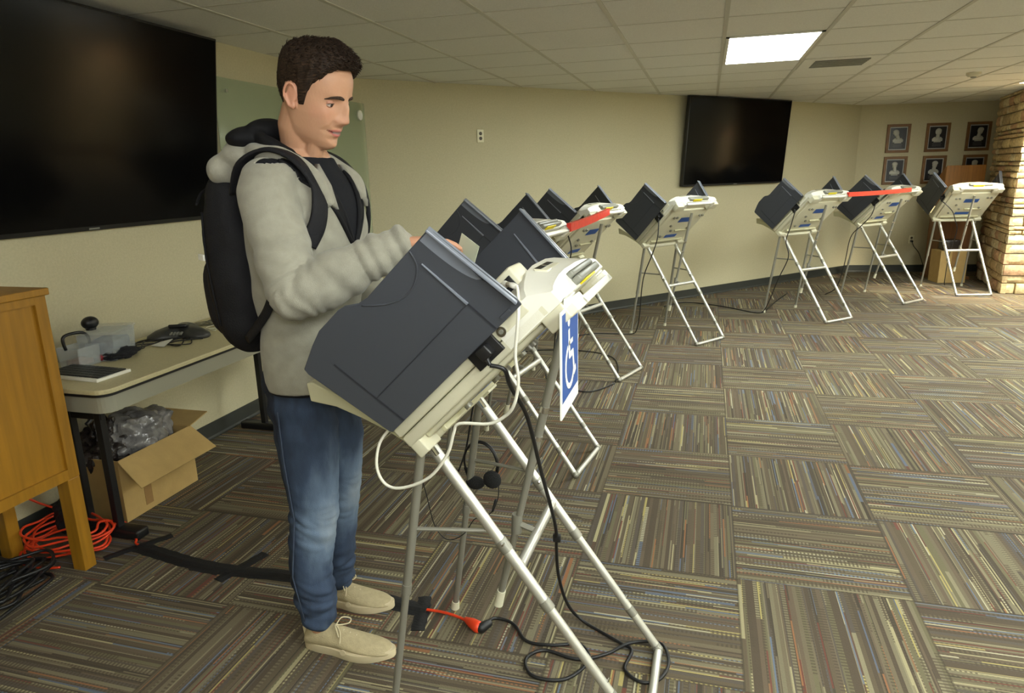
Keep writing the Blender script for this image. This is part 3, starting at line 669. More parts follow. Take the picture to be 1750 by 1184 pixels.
# cables
wc = [tuple(inb(0, pf(.468, -.215, .148))), tuple(inb(0, pf(.49, -.25, .125))), (-0.401, 1.468, 1.227), (-0.407, 1.466, 1.165), (-0.41, 1.466, 1.122), (-0.405, 1.469, 1.065), (-0.418, 1.471, 1.005), (-0.446, 1.482, 0.97), (-0.487, 1.484, 0.948), (-0.563, 1.486, 0.942), (-0.58, 1.488, 0.915), (-0.599, 1.489, 0.858), (-0.652, 1.491, 0.788), (-0.728, 1.493, 0.749), (-0.779, 1.495, 0.751), (-0.805, 1.500, 0.795), (-0.797, 1.51, 0.86), (-0.766, 1.53, 0.905)]
t = thing('headphone_cable', 'white cable looping from the nearest booth\'s audio unit down in front of its legs', 'cable', (0, 0, 0))
cable('cord', wc, .0042, mat('white_cable', (222, 220, 206), .4), t, 5)
b = MB(); b.chain([inb(0, pf(.455, -.197, .155)), inb(0, pf(.466, -.212, .149))], [.010, .006], 10); b.tube([inb(0, pf(.466, -.212, .149)), inb(0, pf(.488, -.247, .127))], .0065, 8); b.build('jack_plug', M_WHITE, t, smooth='all')
pl = inb(0, pf(.33, -.313, .035))
bc = [tuple(pl), (-0.440, 1.475, 1.09), (-0.434, 1.50, 1.043), (-0.414, 1.56, 0.957), (-0.405, 1.60, 0.872), (-0.405, 1.68, 0.746), (-0.400, 1.76, 0.612), (-0.397, 1.83, 0.489), (-0.410, 1.896, 0.376), (-0.415, 1.95, 0.247), (-.40, 2.02, .10), (-.353, 2.06, .012), (-.22, 1.985, .008), (-.172, 1.95, .008), (-.185, 1.86, .008), (-.13, 1.815, .008), (-.075, 1.84, .010), (-.052, 1.92, .012), (-.085, 2.005, .012), (-.18, 1.975, .018), (-.25, 1.905, .016), (-.34, 1.868, .008), (-.45, 1.885, .008), (-.5, 1.83, .008), (-.46, 1.76, .008), (-.36, 1.77, .008), (-.30, 1.86, .016), (-.34, 1.93, .016), (-.43, 1.905, .016), (-.52, 1.915, .008), (-.585, 1.99, .008), (-.655, 2.005, .010), (-.672, 1.965, .018)]
t = thing('power_cord', 'thick black power cord of the nearest booth coiling on the carpet', 'power cord', (0, 0, 0))
cable('cord', bc, .0055, M_RUB, t, 7)
b = MB(); b.chain([(-.668, 1.96, .018), (-.685, 1.932, .018)], [.014, .019], 12); b.build('plug', M_RUB, t, smooth='all')
b = MB(); b.rbox((-.412, 1.85, .43), (-.388, 1.865, .455), .003); b.build('velcro_tie', M_RUB, t, smooth=35)
# orange extension cord: coil, run under tape, free end
rnd = random.Random(3); oc = []
cx_, cy2 = -2.62, 2.06
oc += [(-2.86+.03, 2.02, .25), (-2.80, 2.10, .16), (-2.75, 2.18, .08)]
for k in range(0, 70):
    a = 2.0+k*2*PI/12; rr = .165+.02*math.sin(k*1.7)+.012*math.sin(k*.63); oc.append((cx_+rr*math.cos(a)*1.05+.01*math.sin(k), cy2+rr*math.sin(a)*.80, .012+.0032*k*.42+.006*math.sin(k*2.1)))
oc += [(-2.50, 2.24, .03), (-2.43, 2.20, .012), (-2.36, 2.155, .010), (-2.305, 2.12, .0056), (-1.985, 2.064, .0056), (-1.78, 2.056, .0056), (-1.52, 2.075, .0056), (-1.25, 2.045, .0056), (-1.01, 2.006, .0056), (-.93, 1.998, .0056), (-.86, 1.995, .008), (-.796, 1.984, .008), (-.75, 1.965, .010)]
t = thing('extension_cord', 'bright orange extension cord coiled under the wooden cabinet and running under tape', 'extension cord', (0, 0, 0))
cable('cord', oc, .0052, M_ORANGE, t, 4)
b = MB(); b.chain([(-.752, 1.966, .014), (-.728, 1.950, .018), (-.700, 1.934, .018)], [.010, .017, .021], 12); b.build('socket_end', M_ORANGE, t, smooth='all')
oc2 = [(-2.50, 1.90, .008), (-2.57, 1.875, .008), (-2.68, 1.885, .008), (-2.76, 1.94, .010), (-2.79, 2.01, .012), (-2.74, 2.09, .03), (-2.66, 2.12, .05)]
cable('cord_loop', oc2, .0052, M_ORANGE, t, 6)
# tape
def tape(pts, w_, label, grp, hh=.004):
    pts = [Vector((x, y, 0)) for x, y in pts]; b = MB(); P_ = []; n = len(pts)
    P = spline(pts, 8); rows = []
    for i, p in enumerate(P):
        d_ = (P[min(i+1, len(P)-1)]-P[max(i-1, 0)]).normalized(); n_ = Vector((-d_.y, d_.x, 0))
        j = .002*math.sin(i*1.9)
        rows.append([p-n_*(w_/2+j)+Vector((0, 0, .0012)), p-n_*w_*.22+Vector((0, 0, .003)), p-n_*.008+Vector((0, 0, hh)), p+n_*.008+Vector((0, 0, hh)), p+n_*w_*.22+Vector((0, 0, .003)), p+n_*(w_/2-j)+Vector((0, 0, .0012)), p+n_*(w_/2-j)+Vector((0, 0, .0004)), p-n_*(w_/2+j)+Vector((0, 0, .0004))])
    b.loft(rows); o = b.build('gaffer_tape', M_TAPE, smooth=40); return tag(o, label, 'tape', grp)
tape([(-2.31, 2.118), (-2.15, 2.09), (-1.985, 2.064), (-1.78, 2.056), (-1.52, 2.075), (-1.25, 2.045), (-1.01, 2.006), (-.915, 1.997)], .075, 'long strip of black tape over the orange cord, passing behind the man', None, .0135)
tape([(-1.97, 2.048), (-1.83, 2.042)], .06, 'short black tape patch along the near side of the long strip', None)
tape([(-2.385, 2.005), (-2.33, 2.10), (-2.24, 2.235)], .045, 'black cross tape at the start of the long strip beside the table foot', None)
tape([(-1.80, 1.98), (-1.77, 2.08), (-1.735, 2.20)], .05, 'black cross tape over the middle of the long strip', None)
tape([(-.905, 1.885), (-.93, 1.99), (-.955, 2.075)], .05, 'black cross tape by the man\'s toes where the orange cord comes out', None)
# headset on the far spreader of the nearest booth
t = thing('headset', 'black headset hanging by its band under the nearest booth', 'headset', (0, 0, 0))
hc = Vector((-.70, 2.035, .60)); b = MB(); arc = []
dirx = Vector((.55, -.835, 0)).normalized(); dirx = Vector((1, -.1, 0)).normalized()
for q in range(13):
    a = math.radians(-20+220*q/12); arc.append(hc+dirx*.062*math.cos(a)+Vector((0, 0, .062*math.sin(a)*1.25-.035+.02)))
b.tube(arc, .0065, 10, flat=.6); b.build('headband', M_BLACK, t, smooth='all')
b = MB(); b.chain([arc[-1], hc+dirx*-.035+Vector((0, 0, -.09))], [.006, .012], 10); b.ball(hc+dirx*-.02+Vector((0, -.01, -.085)), (.034, .02, .024), 14, 10); b.build('ear_pad', mat('black_foam', (26, 26, 27), .95, bump=(300, .6)), t, smooth='all')
b = MB(); b.ball(hc+dirx*.045+Vector((0, -.015, -.062)), (.032, .018, .032), 16, 12); b.build('ear_pad', MATS['black_foam'], t, smooth='all')
hcord = [hc+dirx*.05+Vector((0, 0, -.08)), (-.635, 2.02, .54), (-.638, 2.02, .47), (-.66, 2.01, .42), (-.69, 2.0, .40), (-.72, 2.0, .39), (-.76, 2.0, .33), (-.82, 2.0, .30), (-.865, 2.0, .345), (-.889, 2.0, .453), (-.905, 2.0, .562), (-.86, 2.01, .66), (-.80, 2.02, .75), (-.72, 2.02, .80)]
cable('cord', hcord, .0018, M_RUB, t)
b = MB(); b.chain([(-.645, 2.02, .46), (-.655, 2.01, .425)], [.006, .004], 8); b.build('inline_control', M_RUB, t, smooth='all')
# black cords of the other booths
def bcord(i, rest, label, u=.33):
    p = inb(i, pf(.33, -.313, .035)); tag(cable('power_cord', [tuple(p)]+rest, .005, M_RUB), label, 'power cord', None)
q4 = inb(3, (-.45, -.33, .62)); q4b = inb(3, (-.6, -.36, .3))
bcord(3, [tuple(inb(3, (-.37, -.33, .95))), tuple(inb(3, (-.42, -.335, .80))), tuple(inb(3, (-.50, -.34, .62))), tuple(inb(3, (-.53, -.34, .48))), tuple(inb(3, (-.56, -.33, .22))), tuple(inb(3, (-.62, -.30, .06))), tuple(inb(3, (-.70, -.28, .008))), (-.80, 6.45, .008), (-1.0, 6.42, .008), (-1.15, 6.3, .008)], 'black cord hanging from the fourth booth and trailing left along the carpet')
tag(cable('power_cord', [(-.42, 7.9, .008), (-.235, 8.18, .008), (-.0, 8.15, .008), (.26, 7.98, .008), (.443, 7.80, .008), (.55, 7.70, .008), (.64, 7.72, .008), (.72, 8.0, .008), (.86, 8.5, .008), (1.0, 8.9, .02)], .006, M_RUB), 'black cord lying on the carpet between the fourth and fifth booths', 'power cord')
bcord(4, [tuple(inb(4, (-.40, -.33, .95))), tuple(inb(4, (-.44, -.335, .80))), tuple(inb(4, (-.40, -.33, .64))), tuple(inb(4, (-.50, -.34, .40))), tuple(inb(4, (-.62, -.33, .12))), tuple(inb(4, (-.72, -.30, .01))), tuple(inb(4, (-.78, -.34, .008)))], 'black cord hanging down the fifth booth')
bcord(5, [tuple(inb(5, (-.40, -.33, .98))), tuple(inb(5, (-.50, -.335, .86))), tuple(inb(5, (-.62, -.33, .72))), tuple(inb(5, (-.66, -.34, .40))), tuple(inb(5, (-.74, -.33, .12))), tuple(inb(5, (-.90, -.30, .01)))], 'thin black cord hanging down the sixth booth')
bcord(6, [tuple(inb(6, (-.33, -.20, .98))), tuple(inb(6, (-.42, -.10, .86))), tuple(inb(6, (-.50, -.02, .72))), tuple(inb(6, (-.60, -.02, .40))), tuple(inb(6, (-.66, 0, .08))), tuple(inb(6, (-.74, .05, .01)))], 'thin black cord looping under the last booth')
bcord(2, [tuple(inb(2, (-.34, -.32, .98))), tuple(inb(2, (-.38, -.33, .80))), tuple(inb(2, (-.45, -.34, .50))), tuple(inb(2, (-.50, -.33, .15))), tuple(inb(2, (-.52, -.40, .01))), (-.95, 4.70, .008), (-.75, 4.62, .008), (-.60, 4.85, .008)], 'black cord hanging from the third booth to the carpet')
bcord(1, [tuple(inb(1, (-.34, -.32, .98))), tuple(inb(1, (-.38, -.33, .80))), tuple(inb(1, (-.48, -.34, .50))), tuple(inb(1, (-.56, -.33, .15))), tuple(inb(1, (-.60, -.36, .01)))], 'black cord hanging from the second booth')
tag(cable('power_cord', [(-.60, 4.9, .008), (-.62, 5.25, .008), (-.72, 5.6, .008), (-1.0, 5.75, .008), (-1.4, 5.7, .008), (-1.6, 5.5, .008)], .005, M_RUB), 'black cord lying on the carpet behind the third booth', 'power cord')

# ------------------------------------------------------------------ left side: cabinet, folding table, box
t = thing('wooden_cabinet', 'orange-toned oak cabinet on square legs at the left edge of the room', 'cabinet', (-2.6, 1.45, 0))
X0, X1, Y0, Y1 = -.23, .22, -.55, .515
b = MB(); b.box((X0, Y0, .403), (X1-.012, Y1, 1.134)); b.build('body', M_WOOD, t)
b = MB(); b.box((X1-.0118, Y0, .403), (X1, Y0+.045, 1.134)); b.box((X1-.0118, Y1-.045, .403), (X1, Y1, 1.134)); b.box((X1-.0118, Y0+.0452, .403), (X1-.0002, Y1-.0452, .445)); b.box((X1-.0118, Y0+.0452, 1.105), (X1-.0002, Y1-.0452, 1.134)); b.build('front_frame', M_WOOD, t)
b = MB(); b.box((X0-.005, Y0-.01, 1.135), (X1+.012, Y1+.012, 1.162)); b.build('top', M_WOOD, t, bevel=.004)
for x_ in (X0, X1-.062):
    for y_ in (Y0, Y1-.055): b = MB(); b.box((x_, y_, 0), (x_+.062, y_+.055, .402)); b.build('leg', M_WOOD, t, bevel=.003)

TZ = .74
t = thing('folding_table', 'long folding table with speckled top against the left wall', 'table', (-2.56, 2.95, 0))
def rrect(x0, x1, y0, y1, r, n=6):
    out = []
    for cx, cy, a0 in ((x1-r, y1-r, 0), (x0+r, y1-r, 90), (x0+r, y0+r, 180), (x1-r, y0+r, 270)):
        out += [(cx+r*math.cos(math.radians(a0+90*k/n)), cy+r*math.sin(math.radians(a0+90*k/n))) for k in range(n+1)]
    return out
fz = lambda x, y, h: Vector((x, y, h))
b = MB(); b.prism(rrect(-.29, .30, -.92, .92, .06), TZ-.02, TZ, fz); b.build('tabletop', M_TABLE, t, bevel=.003)
b = MB(); b.prism(rrect(-.288, .299, -.919, .919, .06), TZ-.030, TZ-.021, fz); b.build('edge_band', M_BLACK, t)
b = MB(); b.prism(rrect(-.28, .290, -.91, .91, .055), TZ-.10, TZ-.031, fz); b.build('apron', M_TEDGE, t)
for y_ in (-.76, .55):
    b = MB()
    for x_ in (-.08, .08): b.box((x_-.016, y_-.016, .04), (x_+.016, y_+.016, TZ-.1))
    b.box((-.1, y_-.012, .55), (.1, y_+.012, .59)); lg = b.build('leg', M_BLACK, t, bevel=.003)
    b = MB(); b.rbox((-.24, y_-.035, 0), (.21, y_+.035, .045), .01); b.build('foot', M_BLACK, lg, smooth=35)
    s_ = 1 if y_ < 0 else -1
    b = MB(); b.tube([(0, y_, .52), (0, y_+s_*.28, TZ-.1)], .009, 8); b.build('brace', M_BLACK, lg, smooth=40)
TX, TY = -2.56, 2.95
# laptop-like keyboard slab
t = thing('keyboard', 'white-edged keyboard with black keys at the near end of the folding table', 'keyboard', (-2.50, 2.215, TZ), math.radians(-3))
b = MB(); b.rbox((-.20, -.085, 0), (.12, .085, .014), .003); b.build('base', M_WHITE, t, smooth=35)
b = MB()
for i in range(14):
    for j in range(5): b.box((-.192+.0218*i, -.070+.0285*j, .014), (-.192+.0218*i+.019, -.070+.0285*j+.025, .019))
b.build('keys', M_BLACK, t)
# clear bins
t = thing('plastic_bin', 'clear plastic bin with a lid standing on the folding table', 'bin', (-2.70, 2.50, TZ), math.radians(20))
b = MB()
def openbox(b, w_, d_, h_, th, taper=0):
    o = [(-w_, -d_), (w_, -d_), (w_, d_), (-w_, d_)]
    b.loft([[Vector((x*(1-taper), y*(1-taper), 0)) for x, y in o], [Vector((x, y, h_)) for x, y in o], [Vector((x-math.copysign(th, x), y-math.copysign(th, y), h_)) for x, y in o], [Vector(((x-math.copysign(th, x))*(1-taper), (y-math.copysign(th, y))*(1-taper), th)) for x, y in o]])
openbox(b, .08, .11, .125, .003, .08); b.build('tub', M_CLEAR, t)
b = MB(); b.rbox((-.086, -.116, .125), (.086, .116, .137), .004); b.build('lid', M_CLEAR, t, smooth=35)
b = MB(); b.rbox((-.062, -.09, .006), (.062, .09, .085), .01); b.build('contents', M_CLEARB, t, smooth=35)
t = thing('webcam', 'round black speaker-like camera resting on the clear bin', 'camera', (-2.735, 2.455, TZ+.137))
b = MB(); b.ball((0, 0, .033), (.032, .040, .030), 20, 14); b.build('body', M_BLACK, t, smooth='all')
b = MB(); b.tube([(0, 0, 0), (0, 0, .01)], .022, 16); b.build('stand', M_BLACK, t, smooth=40)
t = thing('plastic_jug', 'clear plastic tub with a black carrying handle beside the bin', 'tub', (-2.70, 2.34, TZ))
b = MB(); openbox(b, .06, .06, .09, .003, .08); b.build('tub', M_CLEAR, t)
b = MB(); b.tube(spline([(0, -.062, .085), (0, -.068, .135), (0, -.04, .15), (0, .03, .145), (0, .06, .12), (0, .064, .085)]), .007, 8); b.build('handle', M_BLACK, t, smooth='all')
b = MB(); b.rbox((-.04, -.04, .004), (.04, .04, .03), .008); b.build('contents', mat('reddish_stuff', (150, 110, 96), .7, var=(60, .3)), t, smooth=35)
# lumpy black pouch
def lump(name, c, r, m_, seed, amp=.25, fr_=9, parent=None, nu=40, nv=26, sharp=False):
    b = MB(); b.ball((0, 0, 0), 1, nu, nv); vs_ = []
    for v_ in b.v:
        k = 1+amp*noise.noise(v_*fr_*.25+Vector((seed, 0, 0)))+amp*.5*noise.noise(v_*fr_*.6+Vector((0, seed, 0)))
        if sharp: k += amp*.7*(abs(noise.noise(v_*fr_*.5+Vector((seed, seed, 0))))-.2)
        q = Vector((v_.x*r[0]*k, v_.y*r[1]*k, v_.z*r[2]*k)); q.z = max(q.z, -r[2]*.8); vs_.append(q+Vector((0, 0, r[2]*.8)))
    b.v = vs_; o = b.build(name, m_, parent, smooth='all' if not sharp else 25); o.location = c; return o
tag(lump('mesh_pouch', (-2.62, 2.49, TZ), (.05, .085, .024), mat('black_mesh_fabric', (30, 30, 34), .9, bump=(200, .6)), 3, .5), 'crumpled black mesh pouch in front of the clear bin', 'pouch')
b = MB(); b.chain([(-2.66, 2.415, TZ+.018), (-2.66, 2.44, TZ+.018)], [.017, .013], 12); tag(b.build('red_marker', mat('red_plastic', (160, 40, 48), .5), smooth='all'), 'small red marker end poking out beside the black mesh pouch', 'marker')
# conference phone
t = thing('conference_phone', 'dark three-armed conference phone on the folding table', 'phone', (-2.655, 2.93, TZ), math.radians(25))
b = MB(); n = 60; rings = []
def tri(a, s_): return s_*(.12+.055*math.cos(3*(a-PI/2)))
for s_, z in ((.96, .0), (1.0, .008), (.97, .022), (.72, .045), (.45, .058), (.12, .062)):
    rings.append([Vector((tri(2*PI*k/n, s_)*math.cos(2*PI*k/n), tri(2*PI*k/n, s_)*math.sin(2*PI*k/n), z)) for k in range(n)])
b.loft(rings); b.build('body', mat('dark_phone_plastic', (58, 58, 56), .4), t, smooth='all')
b = MB(); b.rbox((-.045, -.085, .040), (.045, -.02, .058), .006, Matrix.Rotation(math.radians(-14), 4, 'X') @ Matrix.Translation((0, 0, .0))); b.build('display', M_BLACK, t, smooth=35)
b = MB()
for i in range(4):
    for j in range(3): b.rbox((-.03+.016*i, -.115+.012*j, .028+.002*j), (-.019+.016*i, -.107+.012*j, .036+.002*j), .001)
b.build('keypad', M_GREYP, t, smooth=35)
# loose cables and paper on the table
rnd = random.Random(11)
def wiggle(n, c, rx, ry, z, seed):
    r_ = random.Random(seed); return [(c[0]+rx*math.sin(k*1.3+seed)*r_.uniform(.5, 1), c[1]+ry*math.cos(k*.9+seed*2)*r_.uniform(.6, 1), z+.004+.003*(k % 3)) for k in range(n)]
M_CBL = mat('grey_cable', (108, 104, 84), .5)
tag(cable('coiled_cable', wiggle(20, (-2.70, 2.72), .09, .13, TZ, 1), .003, M_RUB), 'tangled black cable between the bin and the conference phone', 'cable')
tag(cable('coiled_cable', wiggle(16, (-2.55, 2.80), .08, .12, TZ, 4), .003, M_RUB), 'loose dark cable in front of the conference phone', 'cable')
tag(cable('coiled_cable', wiggle(26, (-2.70, 3.28), .10, .16, TZ, 7), .003, M_CBL), 'grey cable bundle behind the man\'s backpack on the table', 'cable')
tag(cable('coiled_cable', wiggle(14, (-2.60, 3.12), .07, .10, TZ, 9), .003, mat('pale_cable', (200, 196, 170), .5)), 'pale cable looped over the right end of the conference phone', 'cable')
b = MB(); b.add([(-.04, -.02, .002), (.05, -.03, .004), (.055, .03, .03), (-.02, .035, .012)], [(0, 1, 2, 3)]); b.add([(-.04, -.02, .0), (.05, -.03, .002), (.055, .03, .028), (-.02, .035, .010)], [(3, 2, 1, 0)])
o = b.build('paper_scrap', M_PAPER); o.location = (-2.60, 2.71, TZ+.004); tag(o, 'small curled white paper scrap among the cables', 'paper')

# cardboard box with plastic film under the table
t = thing('cardboard_box', 'open cardboard box under the folding table, full of grey plastic film', 'box', (-2.692, 2.52, 0), math.radians(0))
b = MB(); w_, d_, h_ = .158, .235, .305; openbox(b, w_, d_, h_, .006, .0); body = b.build('body', M_CARD, t)
def flap(name, a, c, dir_, L, sk=.04):
    a, c, dir_ = Vector(a), Vector(c), Vector(dir_).normalized(); e = (c-a).normalized(); n_ = dir_.cross(e).normalized()*.0025
    q = [a, c, c+dir_*L-e*sk, a+dir_*L+e*sk]; b = MB(); b.add([p-n_ for p in q]+[p+n_ for p in q], [(3,2,1,0),(4,5,6,7),(0,1,5,4),(1,2,6,5),(2,3,7,6),(3,0,4,7)]); return b.build(name, M_CARD, t)
flap('flap', (w_, -d_, h_), (w_, d_, h_), (.62, 0, -.52), .17, -.015)
flap('flap', (-w_, d_, h_), (w_, d_, h_), (0, .9, .12), .16, .02)
flap('flap', (w_, -d_, h_), (-w_, -d_, h_), (0, -.05, -1), .15, .02) if False else None
b = MB(); b.box((w_+.0005, -.115, .03), (w_+.002, -.07, .13)); b.build('printed_label', M_CARDD, t)
o = lump('plastic_film', (-2.70, 2.56, .20), (.135, .20, .14), M_PLASTICBAG, 2, .30, 6, None, 70, 44, True); tag(o, 'crumpled grey plastic film bulging out of the open cardboard box', 'plastic film')
o = lump('plastic_film', (-2.72, 2.39, .22), (.10, .10, .13), M_DARKBAG, 5, .36, 7, None, 60, 40, True); tag(o, 'dark brown plastic wrap at the near end of the open box', 'plastic film')
# dark cable heap by the cabinet
t_ = []
r_ = random.Random(21); pts = []
for k in range(60):
    a = k*.85; rr = .05+.11*r_.random(); pts.append((-2.56+rr*math.cos(a)*1.0, 1.70+rr*math.sin(a)*1.3, .010+.0016*k+.01*r_.random()))
tag(cable('cable_heap', pts, .007, M_RUB, None, 5, 6), 'heap of black cables on the carpet in front of the wooden cabinet', 'cable')
tag(cable('cable_heap', [(-2.60, 1.80, .01), (-2.52, 1.845, .01), (-2.46, 1.83, .01), (-2.44, 1.75, .01), (-2.42, 1.62, .01), (-2.40, 1.48, .01), (-2.42, 1.36, .01)], .007, M_RUB), 'single black cable curving out of the cable heap', 'cable')
tag(lump('dark_bag', (-2.72, 2.17-.0, .0), (.07, .06, .10), mat('black_nylon', (24, 24, 28), .6, bump=(120, .3)), 8, .3), 'small black bag on the floor by the wall behind the orange coil', 'bag')

# ------------------------------------------------------------------ the man
def solid(pieces, voxel, smooth=4, factor=.5):
    me = pieces.mesh('tmp'); o = bpy.data.objects.new('tmp', me); C.objects.link(o)
    bm = bmesh.new(); bm.from_mesh(me); bmesh.ops.recalc_face_normals(bm, faces=bm.faces); bm.to_mesh(me); bm.free()
    r = o.modifiers.new('r', 'REMESH'); r.mode = 'VOXEL'; r.voxel_size = voxel
    if smooth:
        s_ = o.modifiers.new('s', 'SMOOTH'); s_.factor = factor; s_.iterations = smooth
    dg = bpy.context.evaluated_depsgraph_get(); dg.update()
    out = bpy.data.meshes.new_from_object(o.evaluated_get(dg)); bpy.data.objects.remove(o)
    return out
def split(me, fn, keys):
    """split a mesh into several by face key; returns {key: MB}"""
    parts = {k: (MB(), {}) for k in keys}
    co = [v.co.copy() for v in me.vertices]; no = [v.normal.copy() for v in me.vertices]
    for p in me.polygons:
        k = fn(p.center, p.normal)
        if k is None: continue
        b, mp = parts[k]; idx = []
        for i in p.vertices:
            if i not in mp: mp[i] = len(b.v); b.v.append(co[i])
            idx.append(mp[i])
        b.f.append(tuple(idx)); b.m.append(0)
    return {k: b for k, (b, _) in parts.items()}
def place(me_or_b, name, m_, parent, smooth=True):
    if isinstance(me_or_b, MB): me = me_or_b.mesh(name)
    else: me = me_or_b; me.name = name
    me.materials.clear(); me.materials.append(m_)
    me.polygons.foreach_set('use_smooth', [True]*len(me.polygons))
    o = bpy.data.objects.new(name, me); C.objects.link(o); o.parent = parent; return o
def displace(me, fn):
    nn = [v.normal.copy() for v in me.vertices]
    for v, n_ in zip(me.vertices, nn): v.co = v.co+n_*fn(v.co, n_)
    me.update()
def gs(x, s_): return math.exp(-(x/s_)**2)
def lerp_tab(tab, z):
    for i in range(len(tab)-1):
        a, b = tab[i], tab[i+1]
        if (a[0] <= z <= b[0]):
            f = (z-a[0])/(b[0]-a[0]); f2 = f
            # catmull through neighbours for smoothness
            p0 = tab[max(i-1, 0)]; p3 = tab[min(i+2, len(tab)-1)]
            return [0.5*((2*a[j])+(b[j]-p0[j])*f2+(2*p0[j]-5*a[j]+4*b[j]-p3[j])*f2*f2+(3*a[j]-3*b[j]+p3[j]-p0[j])*f2**3) for j in range(1, len(a))]
    return list(tab[-1][1:]) if z > tab[-1][0] else list(tab[0][1:])
#        z      front   back   halfwidth
HT = [(-.134, .060, .020, .018), (-.124, .074, -.002, .034), (-.108, .082, -.024, .048), (-.09, .083, -.045, .056), (-.07, .086, -.062, .0615), (-.045, .088, -.078, .067), (-.02, .089, -.091, .071), (.005, .090, -.099, .0735),
      (.03, .094, -.103, .0755), (.055, .091, -.102, .0755), (.075, .080, -.095, .070), (.092, .062, -.080, .058), (.105, .038, -.058, .040), (.113, .008, -.030, .018), (.116, -.004, -.014, .005)]
HCX = -.012
def head_pt(phi, z, off=0.0):
    f, bk, hw = lerp_tab(HT, z); cx = min(max(HCX, bk+.004), f-.004)
    c, s_ = math.cos(phi), math.sin(phi); ex = .92 if c > 0 else .95
    a = (f-cx) if c > 0 else (cx-bk)
    x = cx+a*math.copysign(abs(c)**ex, c); y = hw*math.copysign(abs(s_)**.95, s_)
    if z < -.04 and c > 0:  # jaw narrows to the chin
        k = (-.04-z)/.09; y *= 1-.22*k*c
    if c > 0:
        ay = abs(y)
        d = 0
        # nose
        if z > -.062:
            nz = 0.006*gs(z-.004, .02)+.0215*gs(z+.043, .016)+.0130*gs(z+.024, .018)+.010*gs(z+.008, .016)
            nw = .0085+.006*gs(z+.044, .012)
            d += nz*gs(y, nw)
        d += .0085*gs(ay-.0135, .0065)*gs(z+.046, .008)
        d -= .010*gs(ay-.031, .015)*gs(z+.005, .012)                # sockets
        d += .0045*gs(ay-.026, .017)*gs(z-.017, .008)               # brow ridge
        d += .0045*gs(ay-.047, .014)*gs(z+.034, .016)               # cheeks
        d += .0050*gs(ay-.034, .016)*gs(z+.058, .014)
        d += .0065*gs(y, .019)*gs(z+.0715, .0045)+.0075*gs(y, .017)*gs(z+.0845, .0055)   # lips
        d -= .0050*gs(y, .024)*gs(z+.0778, .0024)
        d -= .0035*gs(ay-.029, .005)*gs(z+.074, .007)               # mouth corners
        d -= .0045*gs(y, .018)*gs(z+.0965, .006)
        d += .0060*gs(y, .016)*gs(z+.114, .011)                      # chin
        d -= .0022*gs(y, .0035)*gs(z+.0635, .006)                    # philtrum
        d -= .0036*gs(ay-(.022+(-.046-z)*.5), .0045)*(1 if -.078 < z < -.046 else 0)  # smile fold
        x += d*max(0, c)**.3
    p = Vector((x, y, z))
    if off:
        n_ = Vector((c, s_, 0)); up_ = max(0, (z-.05)/.066); n_ = (n_*(1-up_*.9)+Vector((0, 0, up_*1.0))).normalized(); p += n_*off
    return p
HEADC = Vector((-1.052, 1.785, 1.764))
HM = Matrix.Translation(HEADC) @ Matrix.Rotation(math.radians(-7), 4, 'Z') @ Matrix.Rotation(math.radians(21), 4, 'Y') @ Matrix.Rotation(math.radians(4), 4, 'X') @ Matrix.Scale(1.045, 4)
HMI = HM.inverted()
body = MB()
NZ_, NP = 96, 128; rings = []
for i in range(NZ_+1):
    z = -.134+(.25)*i/NZ_; rings.append([HM @ head_pt(2*PI*k/NP-PI, z) for k in range(NP)])
body.loft(rings)
# ears
for s_ in (-1, 1):
    E_ = HM @ Matrix.Translation((-.016, s_*.0765, -.012)) @ Matrix.Rotation(math.radians(-s_*22), 4, 'Z') @ Matrix.Rotation(math.radians(-12), 4, 'Y')
    rim = []
    for q in range(15):
        a = math.radians(-115+ (295)*q/14) ; rx = .0165*(1 if math.sin(a) > -.2 else .72); rim.append(E_ @ Vector((-rx*math.cos(a)*-1*-1-.002, s_*.006, .029*math.sin(a)+.002)))
    body.chain(rim, [.0038]*15, 8, step=.006)
    body.ball(E_ @ Vector((-.001, s_*.0015, .001)), (.0165, .0045, .029), 16, 12, HM.to_3x3().to_4x4())
    body.ball(E_ @ Vector((.002, s_*.004, -.024)), (.010, .005, .010), 12, 8)
    body.ball(E_ @ Vector((.013, s_*.001, -.004)), (.004, .005, .008), 10, 8)
# neck and trunk, arms, legs (all one skin surface)
NB = Vector((-1.150, 1.832, 1.565))
body.chain([HM @ Vector((-.028, 0, -.045)), HM @ Vector((-.040, 0, -.10)), NB+Vector((.010, 0, .045)), NB+Vector((0, 0, -.03))], [.062, .059, .060, .075], 28)
body.chain([HM @ Vector((.03, -.012, -.105)), NB+Vector((.045, -.02, .01))], [.022, .03], 14)
SH_R, EL_R, WR_R = Vector((-1.155, 1.665, 1.515)), Vector((-1.025, 1.545, 1.236)), Vector((-.770, 1.668, 1.362))
SH_L, EL_L, WR_L = Vector((-1.185, 2.000, 1.505)), Vector((-1.17, 2.07, 1.20)), Vector((-.93, 2.03, 1.10))
HIP = Vector((-1.195, 1.825, .93))
body.chain([NB, Vector((-1.15, 1.83, 1.40)), Vector((-1.16, 1.83, 1.2)), HIP], [.09, .125, .115, .13], 24)
body.chain([SH_R, SH_L], [.06, .06], 16)
body.chain([SH_R, EL_R, WR_R], [.055, .042, .028], 16); body.chain([SH_L, EL_L, WR_L], [.055, .042, .028], 16)
RH, RK, RA = Vector((-1.190, 1.765, .90)), Vector((-1.195, 1.760, .50)), Vector((-1.185, 1.735, .085))
LH, LK, LA = Vector((-1.185, 1.90, .90)), Vector((-1.205, 1.925, .48)), Vector((-1.260, 1.965, .085))
body.chain([RH, RK, RA], [.08, .052, .036], 16); body.chain([LH, LK, LA], [.08, .052, .036], 16)
